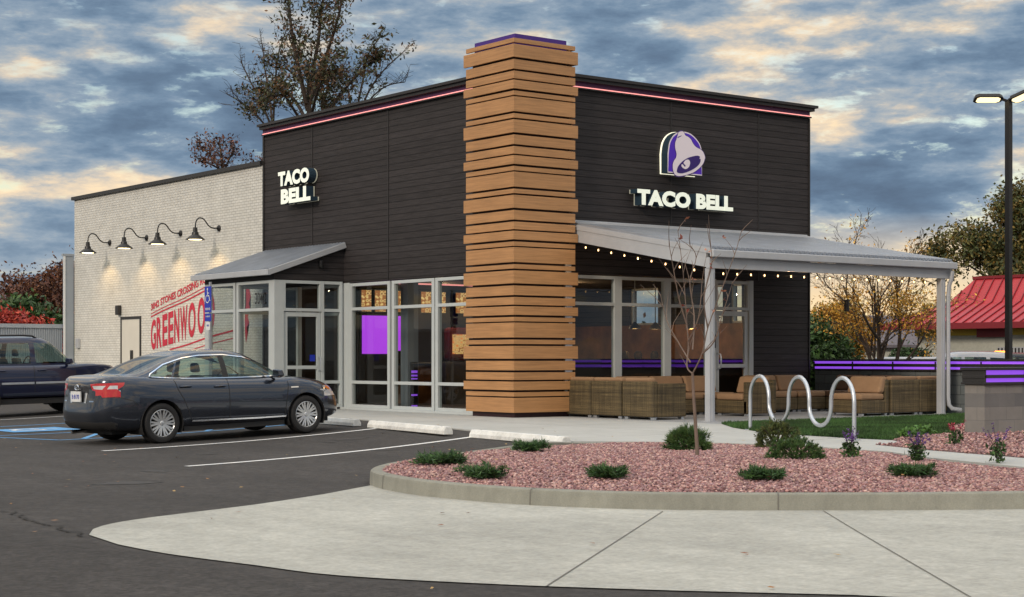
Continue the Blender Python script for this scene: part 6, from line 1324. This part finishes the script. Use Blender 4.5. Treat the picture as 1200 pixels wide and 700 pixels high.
def low_juniper(label, u, v, r, seed, z):
    r *= .80
    t = thing('juniper', label, 'shrub', (u, v, z), 0, 'low spreading junipers in the island rock'); rd = random.Random(seed); st = MB(); C = []; D = []
    for i in range(26):
        a = rd.uniform(0, 6.28); L_ = r*rd.uniform(.45, 1.0); el = rd.uniform(.02, .30); P = []
        for k in range(6): f_ = k/5; P.append(Vector((math.cos(a+.3*f_*rd.uniform(-1, 1))*L_*f_, math.sin(a)*L_*f_, .03+el*L_*f_*1.6-(.10*f_*f_*L_))))
        st.tube(P, .004, 3)
        for k in range(1, 6):
            for j_ in range(2): C.append(P[k].lerp(P[k-1], rd.random())); D.append((P[k]-P[k-1]).normalized())
    C = np.array([tuple(c) for c in C]); D = np.array([tuple(c) for c in D]); q = 14; m_ = len(C)*q
    c = np.repeat(C, q, 0)+rng.normal(0, .015, (m_, 3)); dr = np.repeat(D, q, 0)*.7+rng.normal(0, .5, (m_, 3))+np.array((0, 0, .35)); dr /= np.linalg.norm(dr, axis=1)[:, None]
    b = np.cross(dr, rng.normal(0, 1, (m_, 3))); b /= np.linalg.norm(b, axis=1)[:, None]; V = np.stack([c-b*.006, c+b*.006, c+dr*rng.uniform(.03, .085, (m_, 1))], 1).reshape(-1, 3); V[:, 2] = np.maximum(V[:, 2], .01)
    pal = np.array([(.035, .095, .025), (.055, .13, .03), (.022, .06, .02)]); col = pal[rng.integers(0, 3, m_)]*rng.uniform(.7, 1.3, (m_, 1))
    fast_mesh('foliage', V, np.arange(3*m_).reshape(-1, 3), 'leaf', t, np.repeat(col, 3, 0)); st.build('stem', 'bark', t, world=False)
MUGO = [(.035, .085, .022), (.055, .12, .03), (.08, .14, .035)]; MUGO2 = [(.08, .11, .03), (.13, .15, .04), (.05, .07, .022)]
needle_bush('mugo_pine', 'dark green mugo pine with upright candles beside the sapling', -5.33, -10.68, .30, .30, .30, 210, MUGO, .10, 6, z=-.0)
needle_bush('mugo_pine', 'olive-tinged rounded mugo pine below the first arch of the rack', -3.75, -10.75, .34, .32, .38, 330, MUGO2, .055, 5, z=-.0)
needle_bush('mugo_pine', 'wide bright green cushion pine in front of the olive one', -5.75, -12.95, .46, .32, .27, 420, MUGO, .045, 4, z=-.0)
for i, (u, v, r, lb) in enumerate(((-9.36, -10.92, .42, 'flat juniper at the rounded west tip of the island'), (-10.06, -12.66, .36, 'spreading juniper close behind the kerb, west part of the island'), (-7.2, -9.75, .34, 'juniper by the pale boulder near the nearest wheel stop'),
        (-9.3, -13.75, .28, 'compact upright juniper behind the middle of the kerb'), (-8.35, -14.95, .30, 'low juniper below the wide cushion pine'), (-6.85, -15.55, .34, 'flat juniper right of the purple flowers, near the kerb'))):
    low_juniper(lb, u, v, r, 70+i, float(mound(np.array(u), np.array(v)))+.02)
def salvia(label, u, v, seed, col=(.13, .05, .27), h=.34, n=8, cat='flower', name='salvia'):
    t = thing(name, label, cat, (u, v, .0)); rd = random.Random(seed); st = MB(); tips = []; low = []
    for i in range(n):
        a = rd.uniform(0, 6.28); s_ = rd.uniform(.1, .55); P = [Vector((0, 0, 0)), Vector((math.cos(a)*s_*h*.3, math.sin(a)*s_*h*.3, h*.5)), Vector((math.cos(a)*s_*h, math.sin(a)*s_*h, h*rd.uniform(.75, 1.1)))]
        st.tube(P, [.005, .004, .002], 4)
        for k in range(7): tips.append(P[1].lerp(P[2], .35+.65*k/6))
        for k in range(3): low.append(P[0].lerp(P[1], .3+.3*k))
    st.build('stem', 'bark', t, world=False)
    leaves_mesh('blossom', [tuple(p) for p in tips], 4, .009, .013, [col, tuple(c*.6 for c in col)], t, (0, 0, 0)); leaves_mesh('foliage', [tuple(p) for p in low], 9, .045, .03, GREEN, t, (0, 0, 0))
salvia('purple-spiked salvia below the right leg of the bike rack', -4.93, -13.07, 1)
salvia('purple-spiked salvia between the bike rack and the stone wall', -4.80, -13.95, 2)
salvia('tall thin dark salvia in front of the stone wall', -4.30, -14.7, 3, h=.42, n=6)
salvia('pink coneflower on the rock beside the stone wall', -1.6, -12.0, 4, (.50, .035, .10), .34, 5)
salvia('small pink flower at the foot of the stone wall near the right edge', .4, -11.8, 6, (.50, .03, .12), .2, 3)
low = [('green tuft at the lawn corner beside the stone wall', .6, -9.75), ('leafy green tuft under the downspout', 8.9, -4.75), ('weed tuft between the lawn corner and the rock', -.5, -10.3)]
for i, (lb, u, v) in enumerate(low):
    t = thing('plant_tuft', lb, 'plant', (u, v, 0)); leaves_mesh('foliage', [(rng.normal(0, .08), rng.normal(0, .08), .05+.06*rng.random()) for _ in range(16)], 10, .03, .04, [(.06, .14, .03), (.09, .19, .04)], t, (0, 0, 0))
t = thing('boulder', 'pale lumpy boulder at the back edge of the island by the wheel stop', 'rock', (-7.0, -9.35, -.02))
bm = bmesh.new(); bmesh.ops.create_icosphere(bm, subdivisions=3, radius=1)
for v in bm.verts: n = 1+.12*math.sin(5*v.co.x+1)*math.cos(4*v.co.y); v.co = Vector((v.co.x*.17*n, v.co.y*.12*n, v.co.z*.085*n+.03))
me = bpy.data.meshes.new('stone'); bm.to_mesh(me); bm.free(); me.materials.append(M['concrete']); o = bpy.data.objects.new('stone', me); COL.objects.link(o); o.parent = t
# ------------------------------------------------------------------ surroundings
def light_pole():
    q = at(1182, 44); t = thing('street_lamp', 'black square light pole with two lit flat heads behind the patio wall', 'lamp post', (q.x, q.y, 0)); top = 8.0
    m = MB(); m.box(q.x-.07, q.x+.07, q.y-.07, q.y+.07, .6, top); m.build('pole', 'black', t); m = MB(); m.lathe([(0, 0), (.28, 0), (.28, .6), (0, .6)], (q.x, q.y, 0), 'Z', 20); m.build('footing', 'concrete', t)
    R_ = Vector((cT, -sT, 0)); F = Vector((sT, cT, 0))
    for s_, d in ((-1, (R_*-1).normalized()), (1, (R_*.55+F*-.8).normalized())):
        c = Vector((q.x, q.y, top+.02))+d*(.54 if s_ < 0 else .40); n = Vector((0, 0, 1)).cross(d).normalized(); up_ = (Vector((0, 0, 1))-F*.0).normalized()
        up_ = (Vector((0, 0, 1))+F*.34-0*d).normalized(); n = up_.cross(d).normalized(); dd = n.cross(up_)
        def Q(a, b, h): return c+dd*a+n*b+up_*h
        a, b = (.38, .19) if s_ < 0 else (.30, .19)
        pl = [(-a, -b*.55), (-a*.75, -b), (a*.8, -b), (a, -b*.6), (a, b*.6), (a*.8, b), (-a*.75, b), (-a, b*.55)]
        m = MB(); m.hexa([Q(x, y, -.03) for x, y in pl], [Q(x*.93, y*.9, .07) for x, y in pl]); h = m.build('lamp_head', 'black', t, bevel=.012)
        m = MB(); m.hexa([Q(x*.80, y*.72, -.042) for x, y in pl], [Q(x*.80, y*.72, -.031) for x, y in pl]); m.build('light_panel', 'lamp_white', h)
        m = MB(); m.beam(Vector((q.x, q.y, top-.05)), c-d*.34, .07, .06); m.build('arm', 'black', t)
light_pole()
def red_building():
    u = 49.0; t = thing('red_roof_building', 'cream building with a flared red metal roof at the right edge', 'building', (u, 14, 0))
    v0, v1 = 31.9, 2.0; ze, zb_, zt = 2.95, 3.9, 5.35
    m = MB(); m.box(u+1.0, u+16, v1+1, v0-1.4, 0, 2.75); m.build('wall', 'cream', t)
    m = MB(); m.box(u+.9, u+.99, v1+.9, v0-1.3, 2.35, 2.72); m.build('painted_band', 'yellow', t)
    A = [(u-.2, v0, ze), (u+17, v0, ze), (u+17, v1, ze), (u-.2, v1, ze)]; B = [(u+2.2, v0-2.4, zb_+.15), (u+14.6, v0-2.4, zb_+.15), (u+14.6, v1+2.4, zb_+.15), (u+2.2, v1+2.4, zb_+.15)]; C_ = [(u+3.2, v0-3.4, zt), (u+13.6, v0-3.4, zt), (u+13.6, v1+3.4, zt), (u+3.2, v1+3.4, zt)]
    m = MB(); V = A+B+C_; m.add(V, [(0, 3, 2, 1)]+[(i, (i+1) % 4, 4+(i+1) % 4, 4+i) for i in range(4)]+[(4+i, 4+(i+1) % 4, 8+(i+1) % 4, 8+i) for i in range(4)]+[(8, 9, 10, 11)]); m.build('roof', 'red_roof', t)
    m = MB()
    n = 52
    for i in range(n+1):
        f_ = i/n; va = v0-.05+(v1-v0+.1)*f_
        vb = min(max(va, v1+2.4), v0-2.4); vc = min(max(va, v1+3.4), v0-3.4)
        fa = 1.0 if abs(va-vb) < 1e-6 else 1-abs(va-vb)/2.4
        ub, zb2 = u-.2+2.4*fa, ze+(zb_+.15-ze)*fa
        m.beam((u-.2, va, ze+.03), (ub, va, zb2+.03), .05, .07)
        if fa == 1.0:
            fc = 1.0 if abs(va-vc) < 1e-6 else 1-abs(va-vc)/1.0
            m.beam((ub, va, zb2+.03), (ub+1.0*fc, va, zb2+(zt-zb_-.15)*fc+.03), .05, .07)
    m.build('standing_seam', 'red_dark', t)
    m = MB(); m.box(u-.3, u-.2, v1, v0+.1, ze-.28, ze+.03); m.build('gutter', 'red_dark', t)
    m = MB(); m.box(u+3.1, u+3.35, v1+3.3, v0-3.3, zt-.02, zt+.12); m.build('ridge_trim', 'red_dark', t)
    m = MB(); m.box(u+.80, u+.88, 24.7, 26.6, 2.25, 2.85); m.build('canopy_sign', 'red_dark', t)
    m = MB(); m.box(u+.92, u+.98, 22.6, 25.4, 1.25, 1.75); w = m.build('vent', 'galv_paint', t); m = MB()
    for k in range(14): m.box(u+.90, u+.925, 22.7+k*.2, 22.78+k*.2, 1.3, 1.7)
    m.build('slat', 'black_soft', w)
red_building()
def house(name, label, c, w, d, h, hr, rz, wall='siding', roof='grey_roof', windows=()):
    t = thing(name, label, 'house', (c.x, c.y, 0), rz); m = MB(); m.box(-w/2, w/2, -d/2, d/2, 0, h); m.prism([(-d/2, h), (d/2, h), (0, hr)], 'X', -w/2, w/2); m.build('wall', wall, t, world=False)
    m = MB(); 
    for s_ in (1, -1): m.hexa([(-w/2-.4, s_*(d/2+.5), h-.3), (w/2+.4, s_*(d/2+.5), h-.3), (w/2+.4, 0, hr), (-w/2-.4, 0, hr)], [(-w/2-.4, s_*(d/2+.5), h-.1), (w/2+.4, s_*(d/2+.5), h-.1), (w/2+.4, 0, hr+.22), (-w/2-.4, 0, hr+.22)])
    r_ = m.build('roof', roof, t, world=False)
    for x0, z0, ww, hh in windows:
        m = MB(); m.box(-w/2-.05, -w/2+.02, x0, x0+ww, z0, z0+hh); wi = m.build('window', 'sign_white', t, world=False); m = MB(); m.box(-w/2-.07, -w/2-.04, x0+.1, x0+ww-.1, z0+.1, z0+hh-.1); m.build('pane', 'black', wi, world=False)
    return t
house('gable_house', 'grey gabled house with dark roof edges at the left edge beyond the red bush', at(-2, 112), 9, 8.5, 3.3, 5.9, -TH+R(90), windows=((-1.2, 3.2, 1.4, 1.3), (1.3, 1.0, 1.2, 1.2)))
house('low_house', 'low house with a mauve-grey roof behind the golden tree', at(1010, 118), 12, 9, 2.2, 4.0, -TH, 'cream', 'grey_roof')
q = at(55, 150); t = thing('flat_roof_building', 'long dark flat-roofed building with rooftop units beyond the green tree', 'building', (q.x, q.y, 0), -TH)
m = MB(); m.box(-14, 9, 0, 12, 0, 5.0); m.build('wall', 'siding', t, world=False); m = MB(); m.box(-14.2, 9.2, -.2, 12.2, 5.0, 5.3); m.build('roof', 'cap', t, world=False)
for x, w, h in ((-3.4, 2.6, 1.2), (.2, 1.6, 1.4), (3.6, 2.4, 1.2)): m = MB(); m.box(x, x+w, 1, 3, 5.3, 5.3+h); m.build('rooftop_unit', 'cap', t, world=False)
def fence():
    t = thing('ribbed_fence', 'pale grey vertically ribbed metal screen fence at the far left', 'fence', (0, 23.1, 0))
    m = MB(); n = 200; x0, x1 = -14.0, .05; P = []
    for i in range(n):
        a = x0+(x1-x0)*i/n; w = (x1-x0)/n; P += [(a, 23.10), (a+w*.5, 23.10), (a+w*.55, 23.075), (a+w*.95, 23.075)]
    k = len(P); m.add([(x, y, 0) for x, y in P]+[(x, y, 2.12) for x, y in P], [(i, i+1, k+i+1, k+i) for i in range(k-1)]); m.build('panel', 'fence', t, recalc=False)
    m = MB(); m.box(x0, x1, 23.04, 23.16, 2.12, 2.24); m.build('top_rail', 'fence', t)
    for x in (-3.9, -8.3, -12.7): m = MB(); m.box(x, x+.1, 23.12, 23.22, 0, 2.12); m.build('post', 'fence_post', t)
    t = thing('corner_screen', 'tall blue-grey flat metal panel at the rear corner of the brick wall', 'panel', (.2, 22.96, 0))
    m = MB(); m.box(.06, .37, 22.95, 23.05, 0, 4.34); m.build('panel', 'fence', t); m = MB(); m.box(.03, .09, 22.925, 22.95, 0, 4.34); m.build('trim', 'sign_white', t); m = MB(); m.box(.02, .375, 22.93, 23.07, 4.345, 4.42); m.build('cap', 'fence', t)
fence()
# grass verge and far wooded edge beyond the lots
g_ = MB(); g_.add([(-200, 60, -.01), (40, 60, -.01), (40, 900, -.01), (-200, 900, -.01)], [(0, 1, 2, 3)]); g_.build('field', 'lawn')['kind'] = 'structure'
def woods():
    C = []
    for i in range(900):
        px = rng.uniform(-500, 1750); D = rng.uniform(190, 260); q = at(px, D); C.append((q.x, q.y, rng.uniform(.5, 5.5+1.2*math.sin(px*.013))))
    o = leaves_mesh('treeline', C, 16, 1.1, .55, OLIVE[:3]+RUST[:1], None, (0, 0, 0)); tag(o, 'far low band of dark trees along the horizon', 'treeline', None, 'stuff')
woods()
